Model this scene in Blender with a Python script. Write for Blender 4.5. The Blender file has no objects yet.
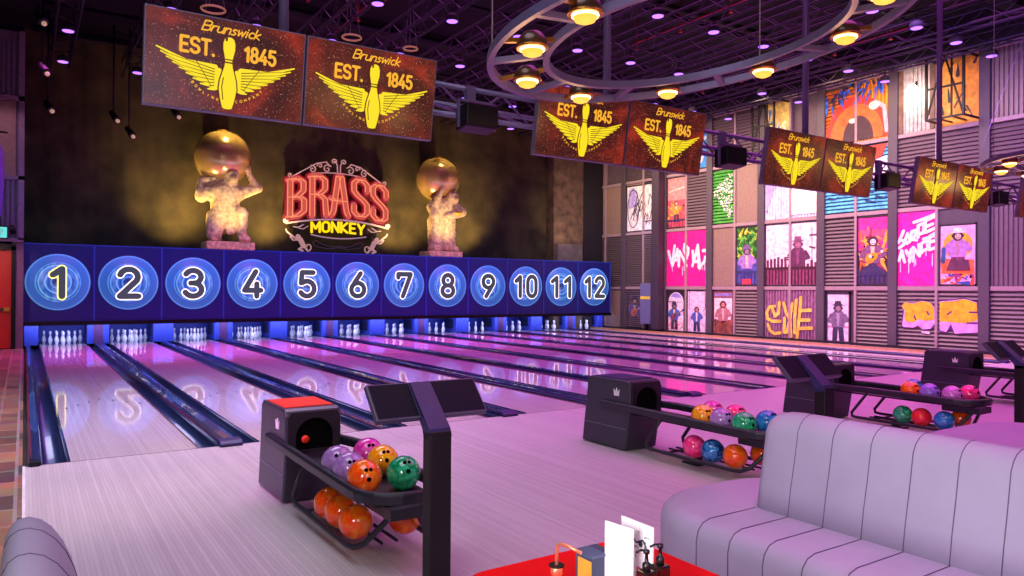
import bpy, bmesh, math, random
from math import sin, cos, pi, radians, sqrt, atan2
from mathutils import Vector, Matrix
random.seed(7)
S = bpy.context.scene
COL = S.collection

# ------------------------------------------------------------------ materials
def lin(c):
    return tuple((x/12.92 if x <= .04045 else ((x+.055)/1.055)**2.4) for x in c)
def hexc(h):
    return lin(tuple(int(h[i:i+2], 16)/255 for i in (0, 2, 4)))
MATS = {}
def mat(name, h, rough=.5, metal=0, emit=0, emh=None, noise=.12, scale=8, bump=0, spec=.5, coat=0):
    if name in MATS: return MATS[name]
    m = bpy.data.materials.new(name); m.use_nodes = True
    nt = m.node_tree; b = nt.nodes['Principled BSDF']
    c = hexc(h) if isinstance(h, str) else h
    b.inputs['Roughness'].default_value = rough
    b.inputs['Metallic'].default_value = metal
    b.inputs['Specular IOR Level'].default_value = spec
    b.inputs['Coat Weight'].default_value = coat
    tc = nt.nodes.new('ShaderNodeTexCoord')
    if noise:
        n = nt.nodes.new('ShaderNodeTexNoise'); n.inputs['Scale'].default_value = scale; n.inputs['Detail'].default_value = 3
        nt.links.new(tc.outputs['Object'], n.inputs['Vector'])
        r = nt.nodes.new('ShaderNodeValToRGB')
        r.color_ramp.elements[0].position = .3; r.color_ramp.elements[1].position = .7
        r.color_ramp.elements[0].color = (*[x*(1-noise) for x in c], 1)
        r.color_ramp.elements[1].color = (*[min(1, x*(1+noise)) for x in c], 1)
        nt.links.new(n.outputs['Fac'], r.inputs['Fac']); nt.links.new(r.outputs['Color'], b.inputs['Base Color'])
        if bump:
            bp = nt.nodes.new('ShaderNodeBump'); bp.inputs['Strength'].default_value = bump; bp.inputs['Distance'].default_value = .02
            nt.links.new(n.outputs['Fac'], bp.inputs['Height']); nt.links.new(bp.outputs['Normal'], b.inputs['Normal'])
    else:
        b.inputs['Base Color'].default_value = (*c, 1)
    if emit:
        b.inputs['Emission Color'].default_value = (*(hexc(emh) if emh else c), 1)
        b.inputs['Emission Strength'].default_value = emit
    MATS[name] = m
    return m
def glow(name, h, s=1.0):
    return mat(name, '0a0a0a', .6, emit=s, emh=h, noise=0)

def node(nt, t, **kw):
    n = nt.nodes.new(t)
    for k, v in kw.items():
        if k in n.inputs: n.inputs[k].default_value = v
        else: setattr(n, k, v)
    return n
def ramp(nt, fac, stops, interp='LINEAR'):
    r = nt.nodes.new('ShaderNodeValToRGB'); r.color_ramp.interpolation = interp
    e = r.color_ramp.elements
    while len(e) < len(stops): e.new(.5)
    for i, (p, c) in enumerate(stops):
        e[i].position = p; e[i].color = (*c, 1)
    nt.links.new(fac, r.inputs['Fac']); return r.outputs['Color']
def math_n(nt, op, a, b=None):
    n = nt.nodes.new('ShaderNodeMath'); n.operation = op
    for i, x in enumerate((a, b)):
        if x is None: continue
        if isinstance(x, (int, float)): n.inputs[i].default_value = x
        else: nt.links.new(x, n.inputs[i])
    return n.outputs[0]

def wood_mat(name, c1, c2, rough, strip=.027, coat=.0, lines=True):
    """maple strips running along y, 27 mm wide"""
    m = bpy.data.materials.new(name); m.use_nodes = True
    nt = m.node_tree; b = nt.nodes['Principled BSDF']; L = nt.links.new
    tc = node(nt, 'ShaderNodeTexCoord'); sx = node(nt, 'ShaderNodeSeparateXYZ'); L(tc.outputs['Object'], sx.inputs[0])
    xs = math_n(nt, 'MULTIPLY', sx.outputs['X'], 1/strip)
    fl = math_n(nt, 'FLOOR', xs)
    wn = node(nt, 'ShaderNodeTexWhiteNoise'); wn.noise_dimensions = '1D'; L(fl, wn.inputs['W'])
    # short stretches of board with their own tone
    ys = math_n(nt, 'MULTIPLY', sx.outputs['Y'], .8)
    ys2 = math_n(nt, 'ADD', ys, math_n(nt, 'MULTIPLY', wn.outputs['Value'], 7.3))
    cb = node(nt, 'ShaderNodeCombineXYZ'); L(fl, cb.inputs[0]); L(math_n(nt, 'FLOOR', ys2), cb.inputs[1])
    w2 = node(nt, 'ShaderNodeTexWhiteNoise'); w2.noise_dimensions = '2D'; L(cb.outputs[0], w2.inputs['Vector'])
    mp = node(nt, 'ShaderNodeMapping'); mp.inputs['Scale'].default_value = (60, 2.5, 1); L(tc.outputs['Object'], mp.inputs['Vector'])
    gn = node(nt, 'ShaderNodeTexNoise', Scale=1.0, Detail=4.0); L(mp.outputs[0], gn.inputs['Vector'])
    f = math_n(nt, 'ADD', math_n(nt, 'MULTIPLY', w2.outputs['Value'], .14), math_n(nt, 'ADD', math_n(nt, 'MULTIPLY', wn.outputs['Value'], .36), math_n(nt, 'MULTIPLY', gn.outputs['Fac'], .5)))
    col = ramp(nt, f, [(.1, c1), (.9, c2)])
    fr = math_n(nt, 'FRACT', xs)
    ln = math_n(nt, 'GREATER_THAN', math_n(nt, 'ABSOLUTE', math_n(nt, 'SUBTRACT', fr, .5)), .46)
    mx = node(nt, 'ShaderNodeMixRGB'); mx.inputs['Color2'].default_value = (*[x*.62 for x in c1], 1)
    L(math_n(nt, 'MULTIPLY', ln, .75 if lines else .3), mx.inputs['Fac']); L(col, mx.inputs['Color1'])
    L(mx.outputs[0], b.inputs['Base Color'])
    b.inputs['Roughness'].default_value = rough
    b.inputs['Coat Weight'].default_value = coat; b.inputs['Coat Roughness'].default_value = .06
    n2 = node(nt, 'ShaderNodeTexNoise', Scale=1.6, Detail=1.0); L(tc.outputs['Object'], n2.inputs['Vector'])
    bp = node(nt, 'ShaderNodeBump', Strength=.05, Distance=.02); L(n2.outputs['Fac'], bp.inputs['Height']); L(bp.outputs[0], b.inputs['Normal'])
    return m
M_APP = wood_mat('approach_maple', hexc('b4a6ac'), hexc('d2c6ca'), .4, .027)
M_LANE = wood_mat('lane_maple', hexc('bcaeb4'), hexc('d4c6cc'), .05, .027, coat=0)
for n_ in M_LANE.node_tree.nodes:
    if n_.type == 'BUMP': n_.inputs['Strength'].default_value = .006

def brick_floor():
    m = bpy.data.materials.new('brick_paving'); m.use_nodes = True
    nt = m.node_tree; b = nt.nodes['Principled BSDF']; L = nt.links.new
    tc = node(nt, 'ShaderNodeTexCoord')
    mp = node(nt, 'ShaderNodeMapping'); mp.inputs['Rotation'].default_value = (0, 0, pi/2); L(tc.outputs['Object'], mp.inputs['Vector'])
    br = node(nt, 'ShaderNodeTexBrick', Scale=1.0); br.inputs['Brick Width'].default_value = .46; br.inputs['Row Height'].default_value = .2
    br.inputs['Mortar Size'].default_value = .014; br.inputs['Color1'].default_value = (*hexc('a87c60'), 1); br.inputs['Color2'].default_value = (*hexc('5c4440'), 1)
    br.inputs['Mortar'].default_value = (*hexc('a08c84'), 1); L(mp.outputs[0], br.inputs['Vector'])
    n = node(nt, 'ShaderNodeTexNoise', Scale=3.0, Detail=6.0); L(tc.outputs['Object'], n.inputs['Vector'])
    mx = node(nt, 'ShaderNodeMixRGB', blend_type='OVERLAY'); mx.inputs['Fac'].default_value = .7
    L(br.outputs['Color'], mx.inputs['Color1']); L(n.outputs['Color'], mx.inputs['Color2']); L(mx.outputs[0], b.inputs['Base Color'])
    b.inputs['Roughness'].default_value = .35
    bp = node(nt, 'ShaderNodeBump', Strength=.4, Distance=.01, invert=True); L(br.outputs['Fac'], bp.inputs['Height']); L(bp.outputs[0], b.inputs['Normal'])
    return m
M_BRICK = brick_floor()

def target_mat():
    """blue board print: concentric rings about the disc centre (object origin), read from the x-z distance"""
    m = bpy.data.materials.new('ring_target_print'); m.use_nodes = True
    nt = m.node_tree; b = nt.nodes['Principled BSDF']; L = nt.links.new
    tc = node(nt, 'ShaderNodeTexCoord'); sx = node(nt, 'ShaderNodeSeparateXYZ'); L(tc.outputs['Object'], sx.inputs[0])
    r = math_n(nt, 'SQRT', math_n(nt, 'ADD', math_n(nt, 'POWER', sx.outputs['X'], 2.0), math_n(nt, 'POWER', sx.outputs['Z'], 2.0)))
    rr = math_n(nt, 'DIVIDE', r, .78)
    c = lambda h: hexc(h)
    stops = [(0, c('0c1850')), (.17, c('123070')), (.22, c('4a90d0')), (.26, c('103a80')), (.36, c('2060b0')), (.40, c('70b4e8')), (.43, c('1a4c98')),
             (.56, c('2462ac')), (.60, c('60a8e0')), (.64, c('0e2e68')), (.68, c('3c88c8')), (.72, c('2c5aa4')), (.94, c('345eac')), (.97, c('5a94d0')), (1, c('3a6cb4'))]
    col = ramp(nt, rr, stops)
    mp = node(nt, 'ShaderNodeMapping'); mp.inputs['Scale'].default_value = (2.2, 1, 1.0); L(tc.outputs['Object'], mp.inputs['Vector'])
    n = node(nt, 'ShaderNodeTexNoise', Scale=3.2, Detail=2.0); L(mp.outputs[0], n.inputs['Vector'])
    st = ramp(nt, n.outputs['Fac'], [(.45, (0, 0, 0)), (.66, (.55, .8, 1))])  # pale streak highlights painted into the ring colours
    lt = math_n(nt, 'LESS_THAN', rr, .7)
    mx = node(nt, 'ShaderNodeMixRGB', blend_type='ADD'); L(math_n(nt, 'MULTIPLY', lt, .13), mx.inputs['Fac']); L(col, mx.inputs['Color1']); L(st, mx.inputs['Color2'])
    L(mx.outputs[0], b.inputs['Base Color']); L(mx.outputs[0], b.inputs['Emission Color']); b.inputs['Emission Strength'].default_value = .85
    b.inputs['Roughness'].default_value = .45
    return m
M_TARGET = target_mat()

def marble(name, c1, c2, scale=14, lo=.4, hi=.6):
    m = bpy.data.materials.new(name); m.use_nodes = True
    nt = m.node_tree; b = nt.nodes['Principled BSDF']; L = nt.links.new
    tc = node(nt, 'ShaderNodeTexCoord'); n = node(nt, 'ShaderNodeTexNoise', Scale=float(scale), Detail=5.0, Distortion=1.2); L(tc.outputs['Object'], n.inputs['Vector'])
    L(ramp(nt, n.outputs['Fac'], [(lo, hexc(c1)), (hi, hexc(c2))]), b.inputs['Base Color'])
    b.inputs['Roughness'].default_value = .12; b.inputs['Coat Weight'].default_value = .6; b.inputs['Coat Roughness'].default_value = .04
    return m
BALLM = {
 'purple': marble('ball_purple', '9a6cb4', 'b68ccc'), 'orange': marble('ball_orange', 'ff4a08', 'ff8418', 9), 'amber': marble('ball_amber', 'f88c08', 'ffc024', 9),
 'pink': marble('ball_pink', 'dc28a0', 'f060c4'), 'green': marble('ball_green', '088c58', '3cc488'), 'hot pink': marble('ball_hot_pink', 'ff1c74', 'ff58a0'),
 'blue': marble('ball_blue', '1464b4', '3c98dc'), 'dark blue': marble('ball_dark_blue', '123a78', '3484cc', 18, .42, .56), 'red': marble('ball_red', 'e8142c', 'ff3c38', 9),
 'violet': marble('ball_violet', '7c54c0', '9c7cd8'), 'light purple': marble('ball_light_purple', 'b85cb8', 'd484cc')}

def picture_mat(name, c1, c2, c3, emit=.9, scale=3.0):
    """glowing display picture: dark marbled ground with glitter"""
    m = bpy.data.materials.new(name); m.use_nodes = True
    nt = m.node_tree; b = nt.nodes['Principled BSDF']; L = nt.links.new
    tc = node(nt, 'ShaderNodeTexCoord')
    oi = node(nt, 'ShaderNodeObjectInfo'); va = node(nt, 'ShaderNodeVectorMath', operation='ADD'); L(tc.outputs['Object'], va.inputs[0])
    vm = node(nt, 'ShaderNodeVectorMath', operation='SCALE'); L(oi.outputs['Location'], vm.inputs[0]); vm.inputs['Scale'].default_value = 1.7; L(vm.outputs[0], va.inputs[1])
    n = node(nt, 'ShaderNodeTexNoise', Scale=scale, Detail=5.0, Distortion=.6); L(va.outputs[0], n.inputs['Vector'])
    base = ramp(nt, n.outputs['Fac'], [(.3, hexc(c1)), (.52, hexc(c2)), (.72, hexc(c3))])
    g = node(nt, 'ShaderNodeTexNoise', Scale=90.0, Detail=1.0); L(tc.outputs['Object'], g.inputs['Vector'])
    gl = ramp(nt, g.outputs['Fac'], [(.66, (0, 0, 0)), (.76, (.8, .35, .2))])
    mx = node(nt, 'ShaderNodeMixRGB', blend_type='ADD'); mx.inputs['Fac'].default_value = .7; L(base, mx.inputs['Color1']); L(gl, mx.inputs['Color2'])
    L(mx.outputs[0], b.inputs['Emission Color']); b.inputs['Emission Strength'].default_value = emit
    b.inputs['Base Color'].default_value = (.01, .01, .01, 1); b.inputs['Roughness'].default_value = .25
    return m
M_PIC = picture_mat('display_picture', '34100c', '5c1a12', 'a02c18')

K = {}
def D(k, *a, **kw): K[k] = mat(k, *a, **kw)
D('black_metal', '17161a', .4, .6); D('dark_steel', '26222c', .45, .7); D('rig_metal', '1c162c', .6)
D('pillar_paint', '4c444e', .55, noise=.05); D('frame_paint', '9a868a', .5, noise=.05); D('louvre_paint', '74666a', .45, .2, noise=.06)
D('plain_panel', '8a7468', .6, noise=.1); D('wall_dark', '1a161c', .8); D('curtain', '40361e', .95, noise=.6, scale=1.1, bump=.3)
D('ceiling_black', '0e0c12', .9); D('rust_concrete', '5c4a38', .85, noise=.5, scale=3, bump=.4); D('concrete_block', '6a625c', .8, noise=.25, scale=3)
D('couch_velvet', 'a89cb4', .62, noise=.05, scale=3); D('seam', '64546e', .8); D('red_top', 'e60a0e', .7, noise=.03, spec=.1)
D('mask_blue', '10186a', .5, noise=.08, scale=2); D('mask_seam', '2a4cb0', .4); D('pin_blue_wall', '3a4cc0', .5, noise=.1)
D('gutter', '24305c', .32, .3, noise=.15, scale=3, coat=.5); D('cap', '2a3460', .26, .3, noise=.2, scale=2, coat=.6); D('pin_white', 'f0f0f4', .2, noise=0, coat=.5); D('pin_red', 'b01020', .3, noise=0)
D('white_print', 'f4f4f4', .5, noise=0); D('door_red', 'b01812', .45); D('brass', 'c08030', .3, .9); D('statue_stone', 'd8bc7c', .8, noise=.4, scale=9, bump=.9)
D('hood_grey', '3c3c46', .38, .2, noise=.08); D('hood_dark', '241c26', .4); D('hood_red_top', 'ff3818', .4); D('rail_black', '20202a', .42); D('hole_black', '020202', .9, spec=.1)
D('screen_black', '0a0a1c', .55, noise=0, spec=.15); D('console_arm', '2c2258', .5); D('copper', 'ff9c74', .3, .7, noise=.05); D('menu_white', 'ffffff', .5, noise=.02); D('ink', '3a3c48', .7)
D('yellow_wood', 'e8a83c', .5, scale=20); D('slate_blue', '3a4864', .6); D('bottle_dark', '2a1614', .15, coat=.7, noise=.3, scale=30); D('pump_black', '121014', .3)
D('lamp_glass_dark', '4a3020', .3, .4); D('ring_metal', '6a5e82', .4, .4, noise=.06); D('cable', '8a8490', .5); D('trim_white', 'e8e0e4', .5)
K['ball'] = None
mg = mat('mirror_gold', 'd8b468', .2, .55, noise=.25, scale=2.5, coat=.5)
K['neon_red'] = glow('neon_red', 'ff8c64', 1.05); K['neon_red_fill'] = glow('neon_red_fill', 'd0564c', .95); K['neon_yellow'] = glow('neon_yellow', 'ffd400', 1.2)
K['neon_dark'] = mat('neon_dark', '5a0c18', .5, emit=.9, emh='8c1020', noise=0); K['sign_pale'] = mat('sign_pale', 'd8b8b0', .5, emit=.25, emh='e0b8ac', noise=0)
K['downlight'] = glow('downlight_violet', 'a066ff', 2.6); K['bulb_warm'] = glow('bulb_warm', 'ffa83c', 1.9); K['bulb_core'] = glow('bulb_core', 'ffe0a0', 7.0)
K['logo_yellow'] = glow('logo_yellow', 'ffe21c', 1.0); K['logo_orange'] = glow('logo_orange', 'ffb428', 1.0); K['logo_dark'] = glow('logo_dark', '5c1408', .8)
K['digit_white'] = mat('digit_white', 'f4f4e8', .5, emit=1.3, emh='f6f6dc', noise=0); K['digit_lime'] = mat('digit_lime', 'f0f490', .5, emit=1.3, emh='f2f87c', noise=0)
K['digit_dark'] = mat('digit_dark', '30383c', .6, emit=.7, emh='444e58', noise=0, spec=.2)
K['exit_teal'] = glow('exit_teal', '6ce8e0', 1.0); K['strip_amber'] = glow('strip_amber', 'ffb060', 1.2)
def pc(h, e=0):   # printed poster colour
    k = 'print_' + h
    if k not in K: K[k] = mat(k, h, .55, noise=.32, scale=7)
    return K[k]

# ------------------------------------------------------------------ mesh builder
class MB:
    def __init__(s): s.v = []; s.f = []; s.fm = []; s.ms = []; s.c = 0; s.sm = []; s.smooth = False
    def use(s, m):
        if m not in s.ms: s.ms.append(m)
        s.c = s.ms.index(m); return s
    def add(s, vs, fs, smooth=None):
        o = len(s.v); s.v += [tuple(x) for x in vs]
        for f in fs: s.f.append(tuple(i+o for i in f)); s.fm.append(s.c); s.sm.append(s.smooth if smooth is None else smooth)
        return s
    def box(s, a, b):
        x0, y0, z0 = a; x1, y1, z1 = b
        return s.add([(x0,y0,z0),(x1,y0,z0),(x1,y1,z0),(x0,y1,z0),(x0,y0,z1),(x1,y0,z1),(x1,y1,z1),(x0,y1,z1)],
              [(0,3,2,1),(4,5,6,7),(0,1,5,4),(1,2,6,5),(2,3,7,6),(3,0,4,7)], False)
    def beam(s, p, q, w, h=None, up=(0,0,1)):
        p = Vector(p); q = Vector(q); h = h or w; d = (q-p).normalized(); u = Vector(up)
        if abs(d.dot(u)) > .97: u = Vector((0,1,0))
        r = d.cross(u).normalized()*w/2; u = r.cross(d).normalized()*h/2
        vs = [p-r-u, p+r-u, p+r+u, p-r+u, q-r-u, q+r-u, q+r+u, q-r+u]
        return s.add(vs, [(0,1,2,3),(7,6,5,4),(0,4,5,1),(1,5,6,2),(2,6,7,3),(3,7,4,0)], False)
    def prism(s, pts, plane, a, b, smooth=False):
        """pts 2d; plane 'yz' extrudes along x, 'xz' along y, 'xy' along z"""
        f = {'yz': lambda p, t: (t, p[0], p[1]), 'xz': lambda p, t: (p[0], t, p[1]), 'xy': lambda p, t: (p[0], p[1], t)}[plane]
        n = len(pts); vs = [f(p, a) for p in pts] + [f(p, b) for p in pts]
        fs = [tuple(range(n)), tuple(range(2*n-1, n-1, -1))]
        s.add(vs, fs, False); o = len(s.v)-2*n
        for i in range(n):
            j = (i+1) % n; s.f.append((o+i, o+j, o+n+j, o+n+i)); s.fm.append(s.c); s.sm.append(smooth)
        return s
    def tube(s, pts, r, n=8, closed=False, flat=1.0, rs=None):
        P = [Vector(p) for p in pts]; N = len(P); rings = []; up = None
        for i in range(N):
            if closed: d = P[(i+1) % N]-P[i-1]
            else: d = P[min(i+1, N-1)]-P[max(i-1, 0)]
            d.normalize()
            if up is None: up = Vector((0,0,1)) if abs(d.z) < .9 else Vector((0,1,0))
            r1 = d.cross(up)
            if r1.length < 1e-4: r1 = d.cross(Vector((1,0,0)))
            r1.normalize(); u1 = r1.cross(d).normalized(); up = u1
            R = rs[i] if rs else r
            rings.append([P[i]+r1*R*cos(2*pi*k/n)+u1*R*flat*sin(2*pi*k/n) for k in range(n)])
        vs = [v for g in rings for v in g]; fs = []
        for i in range(N if closed else N-1):
            j = (i+1) % N
            for k in range(n): fs.append((i*n+k, i*n+(k+1) % n, j*n+(k+1) % n, j*n+k))
        s.add(vs, fs, True)
        if not closed:
            o = len(s.v)-N*n
            for f in (tuple(o+k for k in range(n-1, -1, -1)), tuple(o+(N-1)*n+k for k in range(n))): s.f.append(f); s.fm.append(s.c); s.sm.append(False)
        return s
    def lathe(s, prof, c=(0,0,0), n=16, axis='z', smooth=True):
        vs = []; m = len(prof)
        for r, z in prof:
            for k in range(n):
                a = 2*pi*k/n; x, y = r*cos(a), r*sin(a)
                p = {'z': (x, y, z), 'y': (x, z, y), 'x': (z, x, y)}[axis]
                vs.append((c[0]+p[0], c[1]+p[1], c[2]+p[2]))
        fs = [(i*n+k, i*n+(k+1) % n, (i+1)*n+(k+1) % n, (i+1)*n+k) for i in range(m-1) for k in range(n)]
        s.add(vs, fs, smooth); o = len(s.v)-m*n
        for f in (tuple(o+k for k in range(n-1, -1, -1)), tuple(o+(m-1)*n+k for k in range(n))): s.f.append(f); s.fm.append(s.c); s.sm.append(False)
        return s
    def ball(s, c, r, n=24, m=14, sc=(1,1,1)):
        vs = [(c[0], c[1], c[2]+r*sc[2])]
        for i in range(1, m):
            t = pi*i/m
            for k in range(n):
                a = 2*pi*k/n; vs.append((c[0]+r*sc[0]*sin(t)*cos(a), c[1]+r*sc[1]*sin(t)*sin(a), c[2]+r*sc[2]*cos(t)))
        vs.append((c[0], c[1], c[2]-r*sc[2])); e = len(vs)-1
        fs = [(0, 1+k, 1+(k+1) % n) for k in range(n)]
        for i in range(m-2):
            for k in range(n): fs.append((1+i*n+k, 1+(i+1)*n+k, 1+(i+1)*n+(k+1) % n, 1+i*n+(k+1) % n))
        fs += [(1+(m-2)*n+k, e, 1+(m-2)*n+(k+1) % n) for k in range(n)]
        return s.add(vs, fs, True)
    def build(s, name, m=None, parent=None, loc=None):
        """vertices are world coordinates; the object is placed under its parent or at loc"""
        if parent is not None: o0 = ORG[parent]
        elif loc is not None: o0 = Vector(loc)
        else:
            xs = list(zip(*s.v)); o0 = Vector(((min(xs[0])+max(xs[0]))/2, (min(xs[1])+max(xs[1]))/2, min(xs[2])))
        me = bpy.data.meshes.new(name)
        me.from_pydata([tuple(Vector(v)-o0) for v in s.v], [], s.f)
        ms = s.ms if s.ms else [m]
        for x in ms: me.materials.append(x)
        if s.ms: me.polygons.foreach_set('material_index', s.fm)
        me.polygons.foreach_set('use_smooth', s.sm)
        me.update()
        bm = bmesh.new(); bm.from_mesh(me); bmesh.ops.recalc_face_normals(bm, faces=bm.faces); bm.to_mesh(me); bm.free()
        o = bpy.data.objects.new(name, me); COL.objects.link(o)
        if parent is not None: o.parent = parent; ORG[o] = o0.copy()
        else: o.location = o0; ORG[o] = o0.copy()
        return o
ORG = {}
def bev(o, w=.01, n=2):
    m = o.modifiers.new('b', 'BEVEL'); m.width = w; m.segments = n; m.limit_method = 'ANGLE'; m.angle_limit = radians(40); return o
def tag(o, label=None, cat=None, group=None, kind=None):
    if label: o['label'] = label
    if cat: o['category'] = cat
    if group: o['group'] = group
    if kind: o['kind'] = kind
    return o
def thing(name, loc, label, cat, group=None):
    o = bpy.data.objects.new(name, None); COL.objects.link(o); o.location = loc; o.empty_display_size = .1
    ORG[o] = Vector(loc); return tag(o, label, cat, group)
def struct(name, mb, m=None): return tag(mb.build(name, m), kind='structure')
def dup(o, loc, label, mats=None):
    def cp(x, par):
        c = x.copy(); COL.objects.link(c)
        if par is not None: c.parent = par
        for ch in list(x.children): cp(ch, c)
        return c
    c = cp(o, None); c.location = loc; c['label'] = label; ORG[c] = Vector(loc); return c

# ---- flat artwork mapped on a plane: (u, v, lift) -> world
class Art:
    def __init__(s, mb, fn): s.mb = mb; s.fn = fn; s.l = 0; s.n = 0; s.jit = .0001; s.mod = 17
    def m(s, k): s.mb.use(k if not isinstance(k, str) else (K[k] if k in K else pc(k))); return s
    def lift(s, l): s.l = l; return s
    def poly(s, pts, l=None):
        l = s.l if l is None else l
        s.n += 1; l += s.jit*(s.n % s.mod)
        s.mb.add([s.fn(u, v, l) for u, v in pts], [tuple(range(len(pts)))], False); return s
    def rect(s, u0, v0, u1, v1, l=None): return s.poly([(u0,v0),(u1,v0),(u1,v1),(u0,v1)], l)
    def disc(s, u, v, r, l=None, n=20, k=1.0, a0=0, a1=360):
        return s.poly([(u+r*cos(radians(a0+(a1-a0)*i/n)), v+r*k*sin(radians(a0+(a1-a0)*i/n))) for i in range(n)], l)
    def rib(s, pts, w, l=None, w2=None, joints=True, k=1.0):
        l = s.l if l is None else l
        n = len(pts)
        for i in range(n-1):
            a = w+(((w2-w)*i/(n-1)) if w2 is not None else 0); b = w+(((w2-w)*(i+1)/(n-1)) if w2 is not None else 0)
            (x0, y0), (x1, y1) = pts[i], pts[i+1]; dx, dy = (x1-x0), (y1-y0)/k; d = sqrt(dx*dx+dy*dy) or 1e-6
            nx, ny = -dy/d/2, dx/d/2*k
            s.poly([(x0+nx*a, y0+ny*a), (x0-nx*a, y0-ny*a), (x1-nx*b, y1-ny*b), (x1+nx*b, y1+ny*b)], l)
        if joints:
            for i in range(n):
                a = w+(((w2-w)*i/(n-1)) if w2 is not None else 0)
                if a > .0001: s.disc(pts[i][0], pts[i][1], a/2, l, 10, k)
        return s

# ---- stroke alphabet, cell height 1
def arc(cx, cy, rx, ry, a0, a1, n=12):
    return [(cx+rx*cos(radians(a0+(a1-a0)*i/n)), cy+ry*sin(radians(a0+(a1-a0)*i/n))) for i in range(n+1)]
G = {
 '0': (.56, [arc(.28,.7,.25,.3,0,180)+arc(.28,.3,.25,.3,180,360)+[(.53,.7)]]),
 '1': (.36, [[(.04,.76),(.28,.97),(.28,0)]]),
 '2': (.56, [arc(.28,.72,.26,.28,165,-30,10)+[(.02,0),(.56,0)]]),
 '3': (.56, [arc(.27,.75,.25,.25,155,-85,10), arc(.27,.26,.27,.26,85,-155,10), [(.2,.51),(.3,.51)]]),
 '4': (.6, [[(.4,1),(.02,.24),(.58,.24)], [(.44,.5),(.44,0)]]),
 '5': (.56, [[(.5,1),(.08,1),(.05,.55)]+arc(.27,.32,.27,.32,130,-150,10)]),
 '6': (.58, [[(.4,1),(.06,.42)], arc(.29,.29,.26,.29,0,360,16)]),
 '7': (.54, [[(0,.85),(0,1),(.54,1),(.2,0)]]),
 '8': (.56, [arc(.28,.75,.22,.25,0,360,14), arc(.28,.26,.26,.26,0,360,14)]),
 '9': (.58, [[(.18,0),(.52,.58)], arc(.29,.71,.26,.29,0,360,16)]),
 'E': (.44, [[(.44,1),(0,1),(0,0),(.44,0)], [(0,.5),(.36,.5)]]),
 'S': (.5, [arc(.25,.75,.24,.25,20,270,10)+arc(.25,.25,.25,.25,90,-160,10)]),
 'T': (.5, [[(0,1),(.5,1)], [(.25,1),(.25,0)]]),
 '.': (.1, [[(.05,0),(.05,.04)]]),
 'M': (.66, [[(0,0),(0,1),(.33,.35),(.66,1),(.66,0)]]),
 'O': (.54, [arc(.27,.72,.27,.28,0,180)+arc(.27,.28,.27,.28,180,360)+[(.54,.72)]]),
 'N': (.54, [[(0,0),(0,1),(.54,0),(.54,1)]]),
 'K': (.52, [[(0,0),(0,1)], [(.5,1),(.02,.45),(.52,0)]]),
 'Y': (.54, [[(0,1),(.27,.45),(.54,1)], [(.27,.45),(.27,0)]]),
 'B': (.52, [[(0,0),(0,1),(.3,1)]+arc(.3,.76,.2,.24,90,-90,8)+[(.0,.52),(.28,.52)]+arc(.28,.26,.24,.26,90,-90,8)+[(0,0)]]),
 'R': (.54, [[(0,0),(0,1),(.3,1)]+arc(.3,.75,.22,.25,90,-90,8)+[(0,.5)], [(.22,.5),(.52,0)]]),
 'A': (.56, [[(0,0),(.28,1),(.56,0)], [(.1,.33),(.46,.33)]]),
 'V': (.54, [[(0,1),(.27,0),(.54,1)]]), 'D': (.52, [[(0,0),(0,1),(.2,1)]+arc(.2,.5,.32,.5,90,-90,10)+[(0,0)]]),
 'L': (.42, [[(0,1),(0,0),(.42,0)]]), 'C': (.5, [arc(.28,.5,.28,.5,50,310,12)]), 'P': (.5, [[(0,0),(0,1),(.28,1)]+arc(.28,.74,.22,.26,90,-90,8)+[(0,.48)]]),
 'X': (.52, [[(0,0),(.52,1)], [(0,1),(.52,0)]]),
 'W': (.74, [[(0,1),(.18,0),(.37,.8),(.56,0),(.74,1)]]), 'I': (.02, [[(0,0),(0,1)]]), 'G': (.54, [arc(.28,.5,.28,.5,50,320,12)+[(.54,.45),(.3,.45)]]),
 'r': (.3, [[(0,.6),(0,0)], [(0,.35),(.1,.58),(.28,.6)]]), 'u': (.4, [[(0,.6),(0,.15),(.1,0),(.25,.02),(.38,.2)], [(.38,.6),(.38,0),(.44,0)]]),
 'n': (.4, [[(0,0),(0,.6)], [(0,.4),(.15,.6),(.32,.58),(.36,.4),(.36,0)]]), 's': (.3, [[(.28,.55),(.1,.6),(.02,.45),(.26,.2),(.18,.02),(0,.04)]]),
 'w': (.5, [[(0,.6),(.08,.03),(.25,.5),(.36,.03),(.48,.6)]]), 'i': (.1, [[(.03,.6),(.03,0)], [(.03,.82),(.03,.84)]]), 'c': (.32, [arc(.18,.3,.18,.3,50,310,8)]),
 'k': (.4, [[(0,1),(0,0)], [(.32,.6),(.03,.28),(.36,0)]]), ' ': (.3, []),
}
def smooth_pts(pl, m=4):
    o = []
    for i in range(len(pl)-1):
        for j in range(m): o.append((pl[i][0]+(pl[i+1][0]-pl[i][0])*j/m, pl[i][1]+(pl[i+1][1]-pl[i][1])*j/m))
    return o+[pl[-1]]
def text_strokes(txt, gap=.18):
    out = []; x = 0
    for ch in txt:
        w, st = G[ch]
        out.append((x, w, st)); x += w+gap
    return out, x-gap
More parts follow.
